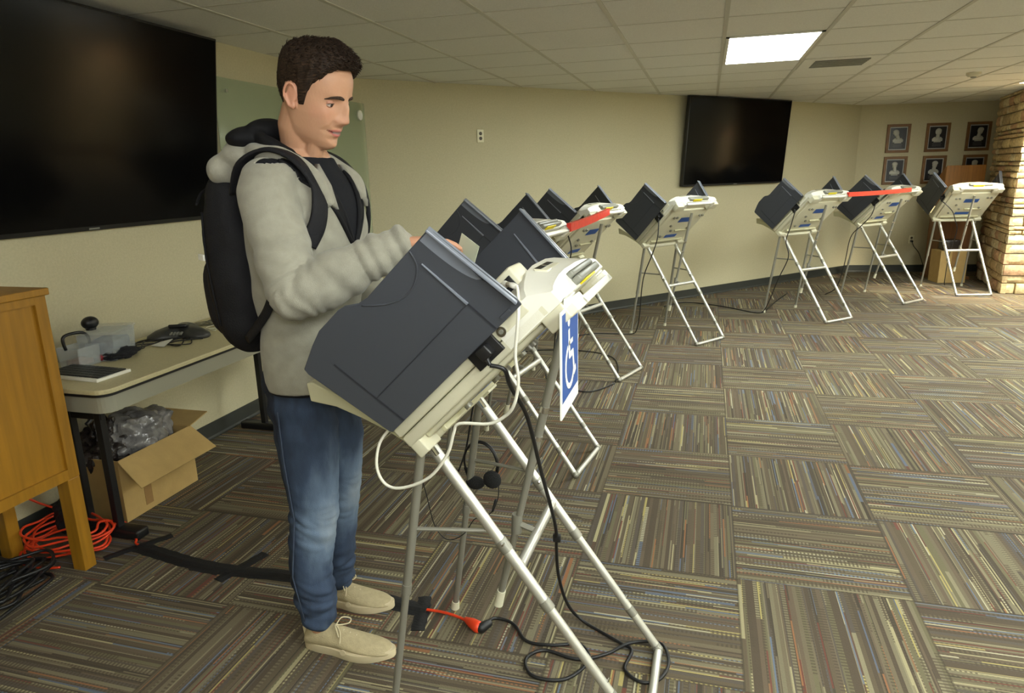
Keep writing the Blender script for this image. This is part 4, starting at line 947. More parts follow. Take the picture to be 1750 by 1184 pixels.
# hands: palm + four fingers + thumb
def hand(wr, d_, up_, curl, side):
    d_ = d_.normalized(); up_ = (up_-d_*up_.dot(d_)).normalized(); lat = d_.cross(up_)*side
    pal = []
    for f, w_, h_ in ((-.01, .026, .020), (.02, .034, .018), (.05, .041, .016), (.078, .042, .014), (.092, .038, .012)):
        c = wr+d_*f; pal.append([c+lat*w_*math.copysign(abs(math.cos(a))**.7, math.cos(a))+up_*h_*math.copysign(abs(math.sin(a))**.8, math.sin(a)) for a in [2*PI*k/18 for k in range(18)]])
    body.loft(pal)
    for i, (L, cu) in enumerate(((.070, curl[0]), (.078, curl[1]), (.072, curl[2]), (.058, curl[3]))):
        base = wr+d_*.084+lat*(.030-.020*i); p = [base-d_*.012, base]; ang = 0
        dd = d_+lat*(.10-.07*i)
        for q, fr_ in enumerate((.45, .31, .24)):
            ang += cu*(.8 if q == 0 else 1.0); v_ = (dd.normalized()*math.cos(ang)-up_*math.sin(ang)); p.append(p[-1]+v_*L*fr_*1.0)
        body.chain(p, [.0092, .0092, .0086, .0078, .0068], 12, step=.008)
    tb = wr+d_*.022+lat*.026-up_*.004
    body.chain([tb, tb+d_*.026+lat*.020-up_*.010, tb+d_*.056+lat*.018-up_*.024, tb+d_*.078+lat*.010-up_*.034], [.0125, .0112, .0098, .0082], 12, step=.008)
fa = (WR_R-EL_R)
hand(WR_R, Vector((.84, .46, .06)), Vector((.0, .10, 1)), (.26, .30, .34, .42), 1)
hand(WR_L, Vector((.8, -.25, -.35)), Vector((0.3, 0, 1)), (.35, .4, .45, .5), -1)
skin_me = solid(body, .0032, 2, .5)
PERSON = thing('person', 'young man in a light grey hoodie and blue jeans standing at the nearest booth', 'person', (0, 0, 0))
M_SKIN = attr_material('skin', 'tone', .48, bump=(160, .06), sss=.12, spec=.35)
o = place(skin_me, 'body', M_SKIN, PERSON)
at = skin_me.color_attributes.new('tone', 'FLOAT_COLOR', 'POINT')
base_c = Vector(srgb((194, 148, 118))[:3]); lip_c = Vector(srgb((186, 104, 98))[:3]); red_c = Vector(srgb((208, 140, 118))[:3]); mouth_c = Vector(srgb((92, 36, 34))[:3]); teeth_c = Vector(srgb((226, 214, 200))[:3]); beard_c = Vector(srgb((192, 148, 122))[:3])
stub = Vector(srgb((112, 84, 64))[:3])
for i, v_ in enumerate(skin_me.vertices):
    q = HMI @ v_.co; c_ = base_c.copy()
    if -.15 < q.z < .13 and abs(q.x) < .14 and abs(q.y) < .11:
        if q.x > .03:
            ay = abs(q.y); c_ = c_.lerp(red_c, 0.28*gs(ay-.045, .022)*gs(q.z+.03, .02)+.25*gs(q.y, .02)*gs(q.z+.045, .016))
            curve = .10*ay*ay/.03
            zz = q.z-curve*1.6
            if ay < .029:
                e = max(0, 1-(ay/.029)**2)
                if -.0775 < zz < -.0775+.0075*e+.001: c_ = c_.lerp(lip_c, .8)
                elif -.0775-.0105*e < zz <= -.0775: c_ = c_.lerp(lip_c, .9)
                if abs(zz+.0778) < .0026*e+.0008: c_ = teeth_c.lerp(mouth_c, .75) if ay < .016 else mouth_c
        elif abs(q.y) > .07 and -.05 < q.z < .025: c_ = c_.lerp(red_c, .4)
    elif v_.co.x > -.78 and v_.co.z > 1.1: c_ = c_.lerp(red_c, .2)
    at.data[i].color = (c_.x, c_.y, c_.z, 1)
# eyes, lids, brows
M_EYE = mat('eye_white', (188, 176, 166), .2); M_IRIS = mat('dark_iris', (58, 50, 44), .15); M_BROW = mat('brow_hair', (62, 44, 32), .85, bump=(400, .6)); M_LID = mat('eyelid_skin', (178, 124, 100), .5)
for s_ in (-1, 1):
    ec = Vector((.0660, s_*.0315, -.0055))
    b = MB(); b.ball((0, 0, 0), .0122, 20, 14); b.v = [HM @ (ec+q) for q in b.v]; eye = b.build('eyeball', M_EYE, PERSON, smooth='all')
    gaze = Vector((.96, -.02, -.22)).normalized(); ax = gaze.orthogonal().normalized(); ay_ = gaze.cross(ax)
    b = MB()
    for r0, lift in ((.0056, .0002),):
        ring = [[HM @ (ec+(gaze*math.cos(t_a)+(ax*math.cos(a)+ay_*math.sin(a))*math.sin(t_a))*(.0122+lift)) for a in [2*PI*k/18 for k in range(18)]] for t_a in (.02, .2, .34, .46)]
        b.loft(ring, caps=True)
    b.build('iris', M_IRIS, eye, smooth='all')
    def lidpt(el, az, r_): return HM @ (ec+Vector((math.cos(el)*math.cos(az), math.cos(el)*math.sin(az), math.sin(el)))*r_)
    for nm, e0, e1 in (('upper_eyelid', math.radians(10), math.radians(72)), ('lower_eyelid', math.radians(-70), math.radians(-33))):
        b = MB(); NA, NE = 18, 8; rr = []
        for j in range(NE+1):
            row = []
            for k in range(NA+1):
                az = math.radians(-80+160*k/NA); bow = math.cos(az)**.8 if math.cos(az) > 0 else 0
                lo = e0*bow+(math.radians(-16))*(1-bow) if nm[0] == 'u' else e0; hi = e1 if nm[0] == 'u' else e1*bow+math.radians(-18)*(1-bow)
                row.append(lidpt(lo+(hi-lo)*j/NE, az, .0133))
            rr.append(row)
        b.loft(rr, caps=False, closed=False)
        rr2 = [[HM @ (ec+((HMI @ p)-ec)*.93) for p in row] for row in rr]
        b.loft([r_[::-1] for r_ in rr2], caps=False, closed=False)
        b.loft([rr[0], rr2[0]], caps=False, closed=False); b.loft([rr[-1], rr2[-1]], caps=False, closed=False)
        lo_ = b.build(nm, M_LID, PERSON, smooth='all')
        if nm[0] == 'u':
            b = MB(); b.tube([lidpt(e0*(math.cos(az)**.8 if math.cos(az) > 0 else 0)+math.radians(-16)*(1-(math.cos(az)**.8 if math.cos(az) > 0 else 0)), az, .0136) for az in [math.radians(-62+124*q/10) for q in range(11)]], .00095, 6); b.build('lashes', M_BROW, lo_, smooth='all')
    b = MB(); pts = []
    for k in range(9):
        az = k/8; yy = s_*(.011+.040*az); zz = .0105+.0060*math.sin(PI*min(1, az*1.0+.05))-.006*az*az
        ph = math.asin(min(.95, abs(yy)/.0745)); pp = None
        best = None
        for q in range(60):
            phi = q/60*1.5*s_; cand = head_pt(phi, zz)
            if best is None or abs(cand.y-yy) < abs(best.y-yy): best = cand
        pts.append(HM @ (best+Vector((.0012, 0, 0))))
    b.tube(pts, [.0030, .0044, .0050, .0050, .0046, .0042, .0034, .0024, .0012], 10, flat=.7); b.build('eyebrow', M_BROW, PERSON, smooth='all')
# hair: fitted cap with short sides and a longer swept top
def hairline(phi):
    a = abs(phi)
    tab = [(0, .078), (.45, .076), (.72, .066), (.95, .048), (1.12, .034), (1.22, .010), (1.30, -.026), (1.44, -.028), (1.52, .012), (1.70, .022), (1.95, .014), (2.15, -.022), (2.5, -.056), (PI, -.066)]
    for i in range(len(tab)-1):
        if tab[i][0] <= a <= tab[i+1][0]:
            f = (a-tab[i][0])/(tab[i+1][0]-tab[i][0]); f = f*f*(3-2*f); return tab[i][1]+(tab[i+1][1]-tab[i][1])*f
    return -.05
def hair_mesh():
    b = MB(); NPh, NR = 180, 60; rows = []
    for j in range(NR+1):
        row = []
        for k in range(NPh):
            phi = -PI+2*PI*k/NPh; h0 = hairline(phi); f = j/NR; z = h0+(.1155-h0)*(1-(1-f)**1.25)
            d0 = (z-h0)
            top = min(1, max(0, (z-.040)/.055)); top = top*top*(3-2*top)
            front = max(0, math.cos(phi))
            off = .0035*min(1, d0/.012+.25)+.006*min(1, max(0, d0-.01)/.04)*(1-top)+(.014+.014*front*min(1, d0/.016))*top
            if front > .3: off += .012*min(1, d0/.008)*front*(1-top*.4)
            nz_ = noise.noise(Vector((math.cos(phi)*6+z*20, math.sin(phi)*16, z*38+3)))
            st = noise.noise(Vector((phi*22+z*20, z*10, 4)))
            off += (.0032*nz_+.0020*st)*min(1, d0/.01)*(.35+.65*top)
            p = head_pt(phi, z, 0) if False else None
            # smooth skull under the hair (without facial relief)
            f_, bk, hw = lerp_tab(HT, z); c, s__ = math.cos(phi), math.sin(phi); cx = min(max(HCX, bk+.004), f_-.004); a_x = (f_-cx) if c > 0 else (cx-bk)
            p = Vector((cx+a_x*math.copysign(abs(c)**.94, c), hw*math.copysign(abs(s__)**.95, s__), z))
            up_ = max(0, min(1, (z-.03)/.085)); n_ = (Vector((c, s__, 0))*(1-up_*.85)+Vector((0, 0, up_))).normalized()
            if front > 0: n_ = (n_+Vector((.60, 0, -.10))*front*top).normalized()
            row.append(HM @ (p+n_*off))
        rows.append(row)
    b.loft(rows, caps=False); n_ = len(b.v); b.add([sum(rows[-1], Vector())/NPh], []); 
    for k in range(NPh): b.f.append(((NR)*NPh+k, (NR)*NPh+(k+1) % NPh, n_)); b.m.append(0)
    # inner rim so that the hair has thickness
    rim = []
    for k in range(NPh):
        phi = -PI+2*PI*k/NPh; z = hairline(phi); f_, bk, hw = lerp_tab(HT, z); c, s__ = math.cos(phi), math.sin(phi); cx = min(max(HCX, bk+.004), f_-.004); a_x = (f_-cx) if c > 0 else (cx-bk)
        rim.append(HM @ Vector((cx+a_x*.95*math.copysign(abs(c)**.94, c), hw*.95*math.copysign(abs(s__)**.95, s__), z+.004)))
    b.loft([rim, rows[0]], caps=False)
    # loose tufts combed forward on top, clipped short at the sides
    rh = random.Random(17); X_ = (HM.to_3x3() @ Vector((1, 0, 0))).normalized(); Z_ = (HM.to_3x3() @ Vector((0, 0, 1))).normalized()
    cen = HM @ Vector((-.01, 0, .01))
    for _ in range(2600):
        j = int((rh.random()**.8)*(NR-1)); k = rh.randrange(NPh); p = rows[j][k]; phi = -PI+2*PI*k/NPh
        n_ = (p-cen).normalized(); top = max(0, min(1, ((HMI @ p).z-.055)/.05)); fr_ = max(0, math.cos(phi))
        rv = Vector((rh.uniform(-1, 1), rh.uniform(-1, 1), rh.uniform(-1, 1)))
        if top > .15:
            d_ = (X_*(.75+.5*fr_)+n_*(.55+.25*rh.random())+rv*.35).normalized(); L = rh.uniform(.008, .016)*(.6+.4*top); r0 = .0011
        else:
            d_ = (Z_*-.8-X_*.25+n_*.12+rv*.12).normalized(); L = rh.uniform(.004, .008); r0 = .0008
        q0 = p-n_*.0015; q1 = q0+d_*L*.55; q2 = q1+(d_-n_*.55).normalized()*L*.5
        b.tube([q0, q1, q2], [r0, r0*.8, r0*.15], 4)
    return b
def hair_material():
    m = bpy.data.materials.new('dark_brown_hair'); m.use_nodes = True; g = G(m); bb = g.N['Principled BSDF']
    tc = g.N.new('ShaderNodeTexCoord'); mp = g.N.new('ShaderNodeMapping'); mp.inputs['Scale'].default_value = (60, 320, 320); mp.inputs['Rotation'].default_value = (0, .35, 0)
    g.L.new(tc.outputs['Object'], mp.inputs[0]); n = g.N.new('ShaderNodeTexNoise'); n.inputs['Scale'].default_value = 1.0; n.inputs['Detail'].default_value = 5; g.L.new(mp.outputs[0], n.inputs['Vector'])
    col = g.ramp(n.outputs['Fac'], [(.3, (22, 15, 10)), (.55, (46, 33, 23)), (.78, (84, 62, 44))], False); g.L.new(col, bb.inputs['Base Color'])
    bb.inputs['Roughness'].default_value = .6; bb.inputs['Specular IOR Level'].default_value = .25
    bp = g.N.new('ShaderNodeBump'); bp.inputs['Strength'].default_value = .9; bp.inputs['Distance'].default_value = .004; g.L.new(n.outputs['Fac'], bp.inputs['Height']); g.L.new(bp.outputs[0], bb.inputs['Normal'])
    return m
hair_mesh().build('hair', hair_material(), PERSON, smooth='all')

# hoodie
TA = math.radians(3)
tf = Vector((math.cos(TA), math.sin(TA), 0)); tl = Vector((-math.sin(TA), math.cos(TA), 0))
def trunk(z):
    #     z    centre x  y     half depth  half width
    tab = [(.905, -1.168, 1.822, .122, .172), (.95, -1.166, 1.822, .126, .176), (1.02, -1.164, 1.824, .128, .178), (1.12, -1.160, 1.826, .131, .180), (1.22, -1.156, 1.828, .138, .188), (1.32, -1.150, 1.830, .148, .198), (1.42, -1.148, 1.832, .150, .204), (1.49, -1.150, 1.832, .140, .195), (1.53, -1.152, 1.832, .122, .165), (1.57, -1.150, 1.832, .098, .112), (1.60, -1.146, 1.832, .084, .088)]
    return lerp_tab(tab, z)
jk = MB(); rings = []
for i in range(60):
    z = .905+.69*i/59; cx, cy, hd, hw = trunk(z)
    ring = []
    for k in range(56):
        a = 2*PI*k/56; c, s_ = math.cos(a), math.sin(a); ring.append(Vector((cx, cy, z))+tf*hd*math.copysign(abs(c)**.85, c)+tl*hw*math.copysign(abs(s_)**.85, s_))
    rings.append(ring)
jk.loft(rings)
jk.chain([NB+Vector((-.01, .0, -.045)), Vector((-1.152, 1.71, 1.520)), SH_R+Vector((0, .0, -.01))], [.070, .076, .078], 24)
jk.chain([NB+Vector((-.01, .0, -.045)), Vector((-1.170, 1.955, 1.520)), SH_L+Vector((0, .0, -.01))], [.070, .076, .076], 24)
jk.chain([SH_R, SH_R.lerp(EL_R, .5)+Vector((-.004, -.006, 0)), EL_R, EL_R.lerp(WR_R, .35), EL_R.lerp(WR_R, .97)], [.080, .074, .069, .066, .046], 26)
jk.chain([SH_L, SH_L.lerp(EL_L, .5), EL_L, EL_L.lerp(WR_L, .35), EL_L.lerp(WR_L, .95)], [.080, .072, .065, .060, .042], 26)
jme = solid(jk, .0065, 6, .5)
el_in = EL_R+Vector((.02, .02, .05))
def seg_d(p, a, b):
    t_ = max(0, min(1, (p-a).dot(b-a)/(b-a).length_squared)); return (p-(a+(b-a)*t_)).length, t_
def jdisp(p, n_):
    d, t1 = seg_d(p, SH_R, EL_R); e, t2 = seg_d(p, EL_R, WR_R)
    k = .0045*noise.noise(p*9)+.0018*noise.noise(p*24)
    if min(d, e) < .11 and p.y < 1.72:
        ax = (EL_R-SH_R).normalized() if d < e else (WR_R-EL_R).normalized(); s_ = (p-EL_R).dot(ax)
        near = math.exp(-((p-EL_R).length/.12)**2); up_ = max(0, n_.dot((Vector((.75, .2, .65))).normalized()))
        w_ = math.sin(s_*150+7*noise.noise(p*10)+p.z*10)
        k += .0068*near*w_*(.35+.65*up_)
        k += .0042*math.sin((p-SH_R).dot(ax)*52+p.y*30+4*noise.noise(p*7))*(1-near)
        if (p-WR_R).length < .13: k += .0034*math.sin((p-WR_R).dot(ax)*170)
    else:
        k += .0052*math.sin(p.z*34+(p-Vector((-1.15, 1.83, 0))).dot(tl)*16+5*noise.noise(p*4))*max(0, 1-abs(p.z-1.12)/.26)
        k += .004*math.sin((p.z*.6+(p-Vector((-1.15, 1.83, 0))).dot(tl))*48)*gs(p.z-1.30, .12)
    if p.z < .945: k -= .008*(1-(p.z-.905)/.04)
    return k
displace(jme, jdisp)
def jk_key(c, n_):
    r_ = c-Vector((-1.15, 1.834, 0)); f = r_.dot(tf); l = r_.dot(tl)+.012
    if f > .02 and c.z > 1.31:
        # opening of the half-zipped front
        w_ = .006+.150*max(0, (c.z-1.345)/.235)**.8
        if c.z > 1.345:
            if abs(l) < w_*.62: return 't_shirt'
            if abs(l) < w_: return 'hood_lining'
    if f > -.02 and c.z > 1.575: return 't_shirt'
    if c.z < .922: return 'hem_band'
    return 'hoodie'
parts = split(jme, jk_key, ('hoodie', 't_shirt', 'hood_lining', 'hem_band'))
M_HOOD = mat('heather_grey_fleece', (152, 149, 135), .9, bump=(420, .22), var=(26, .10, (1, 1, 1)), spec=.15, sheen=.2)
M_TEE = mat('black_cotton', (26, 27, 32), .9, bump=(300, .2), spec=.2); M_LIN = mat('black_lining', (16, 16, 19), .75, spec=.25)
ho = place(parts['hoodie'], 'hoodie', M_HOOD, PERSON); sd = ho.modifiers.new('thickness', 'SOLIDIFY'); sd.thickness = .006; sd.offset = 0
te = place(parts['t_shirt'], 't_shirt', M_TEE, PERSON)
li = place(parts['hood_lining'], 'hood_lining', M_LIN, PERSON); sd = li.modifiers.new('thickness', 'SOLIDIFY'); sd.thickness = .010; sd.offset = .4
hb = place(parts['hem_band'], 'hem_band', M_LIN, ho); sd = hb.modifiers.new('thickness', 'SOLIDIFY'); sd.thickness = .005; sd.offset = 0
def vw(z): return .006+.150*max(0, (z-1.345)/.235)**.8
def tpt(z, l, out=0.0):
    cx, cy, hd, hw = trunk(z); s_ = max(-.999, min(.999, l/hw)); s1 = abs(s_)**(1/.85); c1 = math.sqrt(max(0, 1-s1*s1))**.85
    return Vector((cx, cy, z))+tf*(hd*c1+out)+tl*l
# piping that finishes both edges of the half-open zip
for s_ in (-1, 1):
    for fr_, nm, mm_ in ((1.0, 'zip_edge', M_LIN), (.62, 'lining_edge', M_LIN)):
        zs = [1.352, 1.37, 1.39, 1.42, 1.45, 1.48, 1.51, 1.535, 1.555]; pp = [tpt(z, s_*vw(z)*fr_-.012, .0035) for z in zs]
        b = MB(); b.tube(spline(pp, 4), .0065, 8); b.build(nm, mm_, ho, smooth='all')
# zip and its pull
b = MB(); b.tube([tpt(z, -.012, .004) for z in (1.352, 1.25, 1.18, 1.10, 1.02, .95)], .0032, 8); b.build('zip', M_LIN, ho, smooth='all')
b = MB(); b.chain([tpt(1.35, -.012, .010), tpt(1.315, -.018, .012), tpt(1.29, -.022, .012)], [.003, .0035, .003], 8); b.build('zip_pull', M_LIN, ho, smooth='all')
b = MB(); b.tube([tpt(z, l, .002) for z, l in ((1.285, .10), (1.28, .05), (1.28, -.01), (1.282, -.06), (1.295, -.12))], .0022, 6); b.build('pocket_seam', mat('grey_seam', (120, 116, 104), .9), ho, smooth='all')
# collar / hood: thick roll around the neck, pointed at the front, sack behind
def ring_path(zs):
    return [Vector(p) for p in zs]
col = MB()
cp = [tpt(1.460, -.112, .010), tpt(1.520, -.118, .013), NB+Vector((.045, -.108, .018)), NB+Vector((-.020, -.118, .035)), NB+Vector((-.088, -.092, .050)), NB+Vector((-.128, -.030, .050)), NB+Vector((-.128, .040, .050)), NB+Vector((-.080, .098, .045)), NB+Vector((-.015, .112, .030)), NB+Vector((.045, .095, .015)), tpt(1.520, .098, .011), tpt(1.470, .092, .008)]
cps = spline(cp, 5); rad = [.011+.017*math.sin(PI*min(1, (i+3)/(len(cps)+5)))**.7 for i in range(len(cps))]
col.tube(cps, rad, 16)
col.ball((-1.300, 1.815, 1.600), (.072, .122, .050), 28, 18)
col.ball((-1.345, 1.790, 1.565), (.055, .11, .058), 24, 16)
cme = solid(col, .0055, 5, .5)
displace(cme, lambda p, n_: .005*noise.noise(p*14)+.003*math.sin(p.y*60+p.x*50))
place(cme, 'hood', M_HOOD, PERSON)
lin = MB()
lc = [NB+Vector((.050, -.082, .022)), NB+Vector((-.010, -.094, .052)), NB+Vector((-.070, -.085, .085)), NB+Vector((-.115, -.030, .100)), NB+Vector((-.115, .035, .095)), NB+Vector((-.070, .080, .075)), NB+Vector((.0, .090, .045)), NB+Vector((.045, .08, .02))]
lin.tube(spline(lc, 6), [.012]*3+[.020]*(len(spline(lc, 6))-6)+[.012]*3, 14)
lin.ball((-1.278, 1.80, 1.650), (.062, .105, .036), 26, 16); lin.ball((-1.242, 1.815, 1.672), (.046, .080, .036), 22, 14)
lme = solid(lin, .005, 5, .5); displace(lme, lambda p, n_: .004*noise.noise(p*18)); place(lme, 'hood_inside', M_LIN, PERSON)
# collar tips folded open at the front
for s_, zz in ((-1, 0), (1, 0)):
    b = MB(); q = [tpt(1.575, s_*.072, .008), tpt(1.525, s_*.122, .016), tpt(1.468, s_*.112-.008, .014), tpt(1.450, s_*.092-.008, .012), tpt(1.515, s_*.082-.008, .010)]
    c = sum(q, Vector())/5; out = tf*.006
    b.add([p-out for p in q]+[p+out*1.5 for p in q]+[c+out*2.2], [(4,3,2,1,0)]+[(5+i, 5+(i+1) % 5, 10) for i in range(5)]+[(i, (i+1) % 5, 5+(i+1) % 5, 5+i) for i in range(5)])
    b.build('collar_tip', M_HOOD, ho, smooth='all')
# ribbed cuffs
for wr, el, nm in ((WR_R, EL_R, 'cuff'), (WR_L, EL_L, 'cuff')):
    d_ = (wr-el).normalized(); b = MB(); b.tube([wr-d_*.035, wr-d_*.01, wr+d_*.012], [.043, .041, .037], 26); b.build(nm, M_HOOD, ho, smooth=50)

# jeans
jn = MB()
jn.chain([Vector((-1.19, 1.79, .93)), Vector((-1.19, 1.86, .93))], [.125, .125], 26)
jn.chain([Vector((-1.195, 1.775, .88)), Vector((-1.180, 1.762, .70)), Vector((-1.178, 1.757, .50)), Vector((-1.205, 1.742, .30)), Vector((-1.186, 1.735, .13))], [.105, .094, .077, .070, .061], 26)
jn.chain([Vector((-1.185, 1.875, .88)), Vector((-1.165, 1.905, .70)), Vector((-1.190, 1.928, .48)), Vector((-1.225, 1.948, .28)), Vector((-1.245, 1.962, .13))], [.105, .092, .074, .066, .060], 26)
jnm = solid(jn, .0062, 5, .5)
def jd(p, n_):
    leg_y = 1.75 if p.y < 1.84 else 1.94
    k = .003*noise.noise(p*10)+.0018*noise.noise(p*26)
    kn = gs(p.z-.46, .10); an = gs(p.z-.16, .12); hp = gs(p.z-.84, .10)
    k += .0060*kn*(abs(noise.noise(Vector((p.x*9+3, p.y*9, p.z*30+p.x*14))))*2-.5)
    k += .0085*an*(abs(noise.noise(Vector((p.x*8, p.y*8+5, p.z*34+p.x*16*(1 if p.y < 1.84 else -1)))))*2.2-.5)+.003*an*math.sin(p.z*80+6*noise.noise(p*9))
    k += .004*hp*math.sin(p.z*70+p.y*40)
    return k
displace(jnm, jd)
def denim():
    m = bpy.data.materials.new('faded_blue_denim'); m.use_nodes = True; g = G(m); bb = g.N['Principled BSDF']; bb.inputs['Roughness'].default_value = .85; bb.inputs['Specular IOR Level'].default_value = .2
    a = g.N.new('ShaderNodeAttribute'); a.attribute_name = 'fade'; tc = g.N.new('ShaderNodeTexCoord')
    n = g.N.new('ShaderNodeTexNoise'); n.inputs['Scale'].default_value = 22; n.inputs['Detail'].default_value = 6; mp = g.N.new('ShaderNodeMapping'); mp.inputs['Scale'].default_value = (1, 1, .35)
    g.L.new(tc.outputs['Object'], mp.inputs[0]); g.L.new(mp.outputs[0], n.inputs['Vector'])
    f = g.m('ADD', a.outputs['Fac'], g.m('MULTIPLY', g.m('SUBTRACT', n.outputs['Fac'], .5), .55))
    col = g.ramp(f, [(.0, (40, 46, 60)), (.3, (62, 76, 100)), (.6, (104, 122, 146)), (1, (156, 168, 180))], False); g.L.new(col, bb.inputs['Base Color'])
    w_ = g.N.new('ShaderNodeTexNoise'); w_.inputs['Scale'].default_value = 420; g.L.new(tc.outputs['Object'], w_.inputs['Vector']); bp = g.N.new('ShaderNodeBump'); bp.inputs['Strength'].default_value = .3; bp.inputs['Distance'].default_value = .003
    g.L.new(w_.outputs['Fac'], bp.inputs['Height']); g.L.new(bp.outputs[0], bb.inputs['Normal']); return m
jeans = place(jnm, 'jeans', denim(), PERSON)
fa_ = jnm.attributes.new('fade', 'FLOAT', 'POINT')
for i, v_ in enumerate(jnm.vertices):
    cx = -1.185; fr_ = (v_.co.x-cx)/.08; ly = 1.755 if v_.co.y < 1.84 else 1.93; sidef = abs((v_.co.y-ly))/.09
    thigh = gs(v_.co.z-.52, .20); kn = gs(v_.co.z-.40, .13)
    fa_.data[i].value = .14+.50*thigh*max(0, min(1, .55+fr_*.5))*(1-.4*sidef)+.25*kn*max(0, min(1, .5+.5*fr_))+(.10 if v_.co.z < .2 else 0)-.12*(1 if fr_ < -.5 else 0)
b = MB(); b.tube([Vector((-1.205-.012*math.sin(k), 1.755-.100+.030*k/9*.9+(.0), .86-.078*k)) for k in range(0)] or [Vector((-1.21, 1.668, .86)), Vector((-1.205, 1.664, .70)), Vector((-1.20, 1.676, .50)), Vector((-1.225, 1.669, .30)), Vector((-1.20, 1.671, .14))], .0024, 6); b.build('side_seam', mat('seam_blue', (62, 74, 96), .9), jeans, smooth='all')

# shoes
M_SHOE = mat('beige_knit_shoe', (176, 162, 128), .85, bump=(260, .3), var=(70, .08)); M_SOLE = mat('cream_sole', (198, 184, 152), .6); M_LACE = mat('beige_lace', (202, 190, 158), .8)
def shoe(heel, toe, nm):
    heel = Vector(heel); toe = Vector(toe); L = (toe-heel).length; d_ = (toe-heel).normalized(); n_ = Vector((-d_.y, d_.x, 0)); z_ = Vector((0, 0, 1))
    P = lambda f, l, h: heel+d_*L*f+n_*l+z_*h
    prof = [(-.005, .020, .055), (.03, .031, .078), (.12, .036, .092), (.25, .038, .098), (.36, .040, .092), (.48, .044, .078), (.62, .050, .064), (.76, .050, .054), (.88, .043, .047), (.96, .028, .040), (1.0, .012, .032)]
    b = MB(); rings = []
    for f, hw, h in prof:
        ring = []
        for k in range(24):
            a = 2*PI*k/24; c, s_ = math.cos(a), math.sin(a)
            ring.append(P(f, hw*math.copysign(abs(c)**.8, c)*(1 if s_ < .1 else (1-.35*s_)), .018+(h-.018)*(.5+.5*math.copysign(abs(s_)**.9, s_))))
        rings.append(ring)
    b.loft(rings); up_ = b.build(nm, M_SHOE, PERSON, smooth='all'); sub = up_.modifiers.new('s', 'SUBSURF'); sub.levels = 1; sub.render_levels = 1
    b = MB(); out = []
    for k in range(40):
        a = 2*PI*k/40; c, s_ = math.cos(a), math.sin(a); f = .5+.515*c; w_ = .038+.018*gs(f-.68, .25)-.004*gs(f-.35, .12); out.append((f, w_*math.copysign(abs(s_)**.75, s_)))
    def solez(f): return .0015+.010*max(0, f-.82)/.2
    b.loft([[P(f, l*.96, solez(f)) for f, l in out], [P(f, l*1.03, .012+solez(f)) for f, l in out], [P(f, l*1.02, .028+.004*gs(f, .2)+solez(f)*.6) for f, l in out], [P(f, l*.90, .031+solez(f)*.6) for f, l in out]]); b.build('sole', M_SOLE, up_, smooth=50)
    b = MB(); tp = lambda f, l: P(f, l, .012+lerp_tab([(q[0], q[2]) for q in prof], f)[0]*1.0-.018-.10*abs(l)*abs(l)*40*.1)
    for f0 in (.36, .43, .50, .57):
        b.tube([tp(f0, -.026)-z_*.014, tp(f0+.02, 0)+z_*.006, tp(f0, .026)-z_*.014], .0026, 6)
    q = tp(.36, 0)+z_*.008
    b.tube(spline([q, q+n_*.024+z_*.014+d_*.01, q+n_*.046-z_*.002+d_*.03, q+n_*.03-z_*.01+d_*.03, q]), .0022, 6); b.tube(spline([q, q-n_*.022+z_*.014+d_*.01, q-n_*.044-z_*.006+d_*.03, q-n_*.03-z_*.014+d_*.02, q]), .0022, 6)
    b.tube(spline([q, q-n_*.03-z_*.004+d_*.03, q-n_*.048-z_*.03+d_*.035]), .0022, 6)
    b.build('laces', M_LACE, up_, smooth='all')
    b = MB(); b.tube([P(.02, -.006, .02), P(-.006, -.004, .075), P(.02, 0, .088)], .006, 8); b.build('heel_tab', M_SOLE, up_, smooth='all')
    b = MB(); b.tube([P(.50, -.048, .032), P(.50, -.052, .032)], .010, 14); b.build('badge', M_SOLE, up_, smooth=40)
    return up_
shoe((-1.240, 1.728, 0), (-.925, 1.742, 0), 'shoe'); shoe((-1.345, 1.965, 0), (-1.040, 1.978, 0), 'shoe')

# card held in the right hand
b = MB(); cpos = WR_R+Vector((.16, .055, -.012)); Mc = Matrix.Translation(cpos) @ Matrix.Rotation(math.radians(-30), 4, 'Z') @ Matrix.Rotation(math.radians(25), 4, 'Y')
b.box((-.03, -.0006, -.035), (.045, .0006, .025), Mc); tag(b.build('card', mat('pale_green_card', (206, 212, 188), .5)), 'pale green card held in the man\'s right hand', 'card')

# backpack
t = thing('backpack', 'black backpack worn on the man\'s back', 'backpack', (0, 0, 0))
def sup(a, e): return math.copysign(abs(a)**e, a)
bpk = MB(); rings = []
for i in range(30):
    f = i/29; z = 1.020+.555*f
    hw = .160*(1-(abs(2*f-1))**5*.55)*(1.0-.12*f); hd = .088*(1-(abs(2*f-1))**4*.6)*(1.05-.10*f-.22*max(0, f-.62))
    cx = -1.352+.005*math.sin(f*PI)-.012*f+.045*max(0, .25-f)
    rings.append([Vector((cx, 1.815, z))+tf*hd*sup(math.cos(a), .75)+tl*hw*sup(math.sin(a), .75) for a in [2*PI*k/36 for k in range(36)]])
bpk.loft(rings)
bm_ = solid(bpk, .008, 4, .5); displace(bm_, lambda p, n_: .006*noise.noise(p*8)+.0025*noise.noise(p*24)+.003*math.sin(p.z*40+p.y*20))
M_PACK = mat('black_nylon_fabric', (22, 22, 26), .7, bump=(240, .25), spec=.3)
place(bm_, 'main_body', M_PACK, t)
b = MB(); rings = []
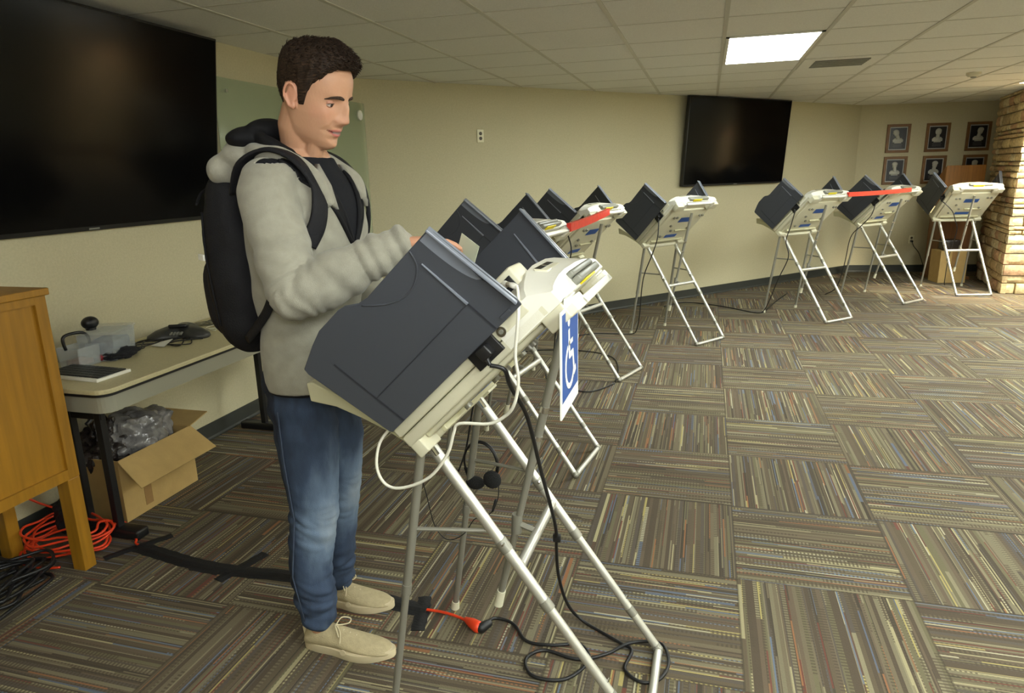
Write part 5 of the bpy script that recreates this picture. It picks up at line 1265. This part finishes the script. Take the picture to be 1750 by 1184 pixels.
for i in range(14):
    f = i/13; z = 1.06+.27*f; hw = .125*(1-abs(2*f-1)**4*.5); hd = .05*(1-abs(2*f-1)**3*.6)
    rings.append([Vector((-1.425+.02*(1-f)*.8, 1.815, z))+tf*hd*sup(math.cos(a), .8)+tl*hw*sup(math.sin(a), .8) for a in [2*PI*k/28 for k in range(28)]])
b.loft(rings); b.build('front_pocket', M_PACK, t, smooth='all')
b = MB(); b.tube(spline([Vector((-1.41, 1.68, 1.47)), Vector((-1.43, 1.75, 1.51)), Vector((-1.43, 1.88, 1.51)), Vector((-1.40, 1.96, 1.47))]), .004, 8); b.tube(spline([Vector((-1.36, 1.656, 1.12)), Vector((-1.375, 1.651, 1.30)), Vector((-1.38, 1.662, 1.45))]), .0035, 8); b.build('zipper', M_LIN, t, smooth='all')
b = MB(); Mp = Matrix.Translation((-1.398, 1.660, 1.322)) @ Matrix.Rotation(math.radians(-30), 4, 'Z'); b.box((-.02, -.004, -.009), (.02, .004, .009), Mp); b.build('white_tab', M_PAPER, t, bevel=.002)
b = MB(); b.tube(spline([Vector((-1.33, 1.79, 1.57)), Vector((-1.35, 1.80, 1.60)), Vector((-1.35, 1.84, 1.60)), Vector((-1.33, 1.85, 1.57))]), .007, 8); b.build('grab_handle', M_PACK, t, smooth='all')
def band(path, normals, w_, th, name, m_=M_PACK):
    P = spline(path, 6); N_ = spline(normals, 6); b = MB(); rings = []
    for i, p in enumerate(P):
        d_ = (P[min(i+1, len(P)-1)]-P[max(i-1, 0)]).normalized(); n_ = N_[i]-d_*N_[i].dot(d_); n_.normalize(); s_ = d_.cross(n_)
        ww = w_ if not callable(w_) else w_(i/(len(P)-1))
        rings.append([p+s_*ww*x+n_*th*y for x, y in ((-1, 0), (-.9, .8), (-.4, 1.1), (.4, 1.1), (.9, .8), (1, 0), (.85, -.3), (-.85, -.3))])
    b.loft(rings); return b.build(name, m_, t, smooth='all')
for s_, nm in ((-1, 'shoulder_strap'), (1, 'shoulder_strap')):
    lx = .128
    path = [Vector((-1.300, 1.82, 1.50))+tl*s_*.10, Vector((-1.250, 1.82, 1.580))+tl*s_*.125, Vector((-1.175, 1.825, 1.612))+tl*s_*.128, Vector((-1.10, 1.83, 1.590))+tl*s_*.130,
            tpt(1.525, s_*.135, .022), tpt(1.47, s_*.150, .018), tpt(1.41, s_*.165, .016), tpt(1.36, s_*.180, .012)]
    nor = [Vector((-.5, 0, .9)), Vector((-.2, 0, 1)), Vector((0, 0, 1)), Vector((.4, 0, .9)), tf*.9+Vector((0, 0, .4)), tf+Vector((0, 0, .1))+tl*s_*.3, tf+tl*s_*.6, tf*.6+tl*s_]
    band(path, nor, lambda f: .030-.004*f, .009, nm)
    low = [tpt(1.36, s_*.180, .012), Vector((-1.150, 1.83, 1.24))+tl*s_*.200, Vector((-1.20, 1.828, 1.165))+tl*s_*.193, Vector((-1.29, 1.82, 1.08))+tl*s_*.155]
    band(low, [tf*.6+tl*s_, tl*s_, tl*s_, tl*s_-tf*.3], .014, .004, 'webbing_strap')
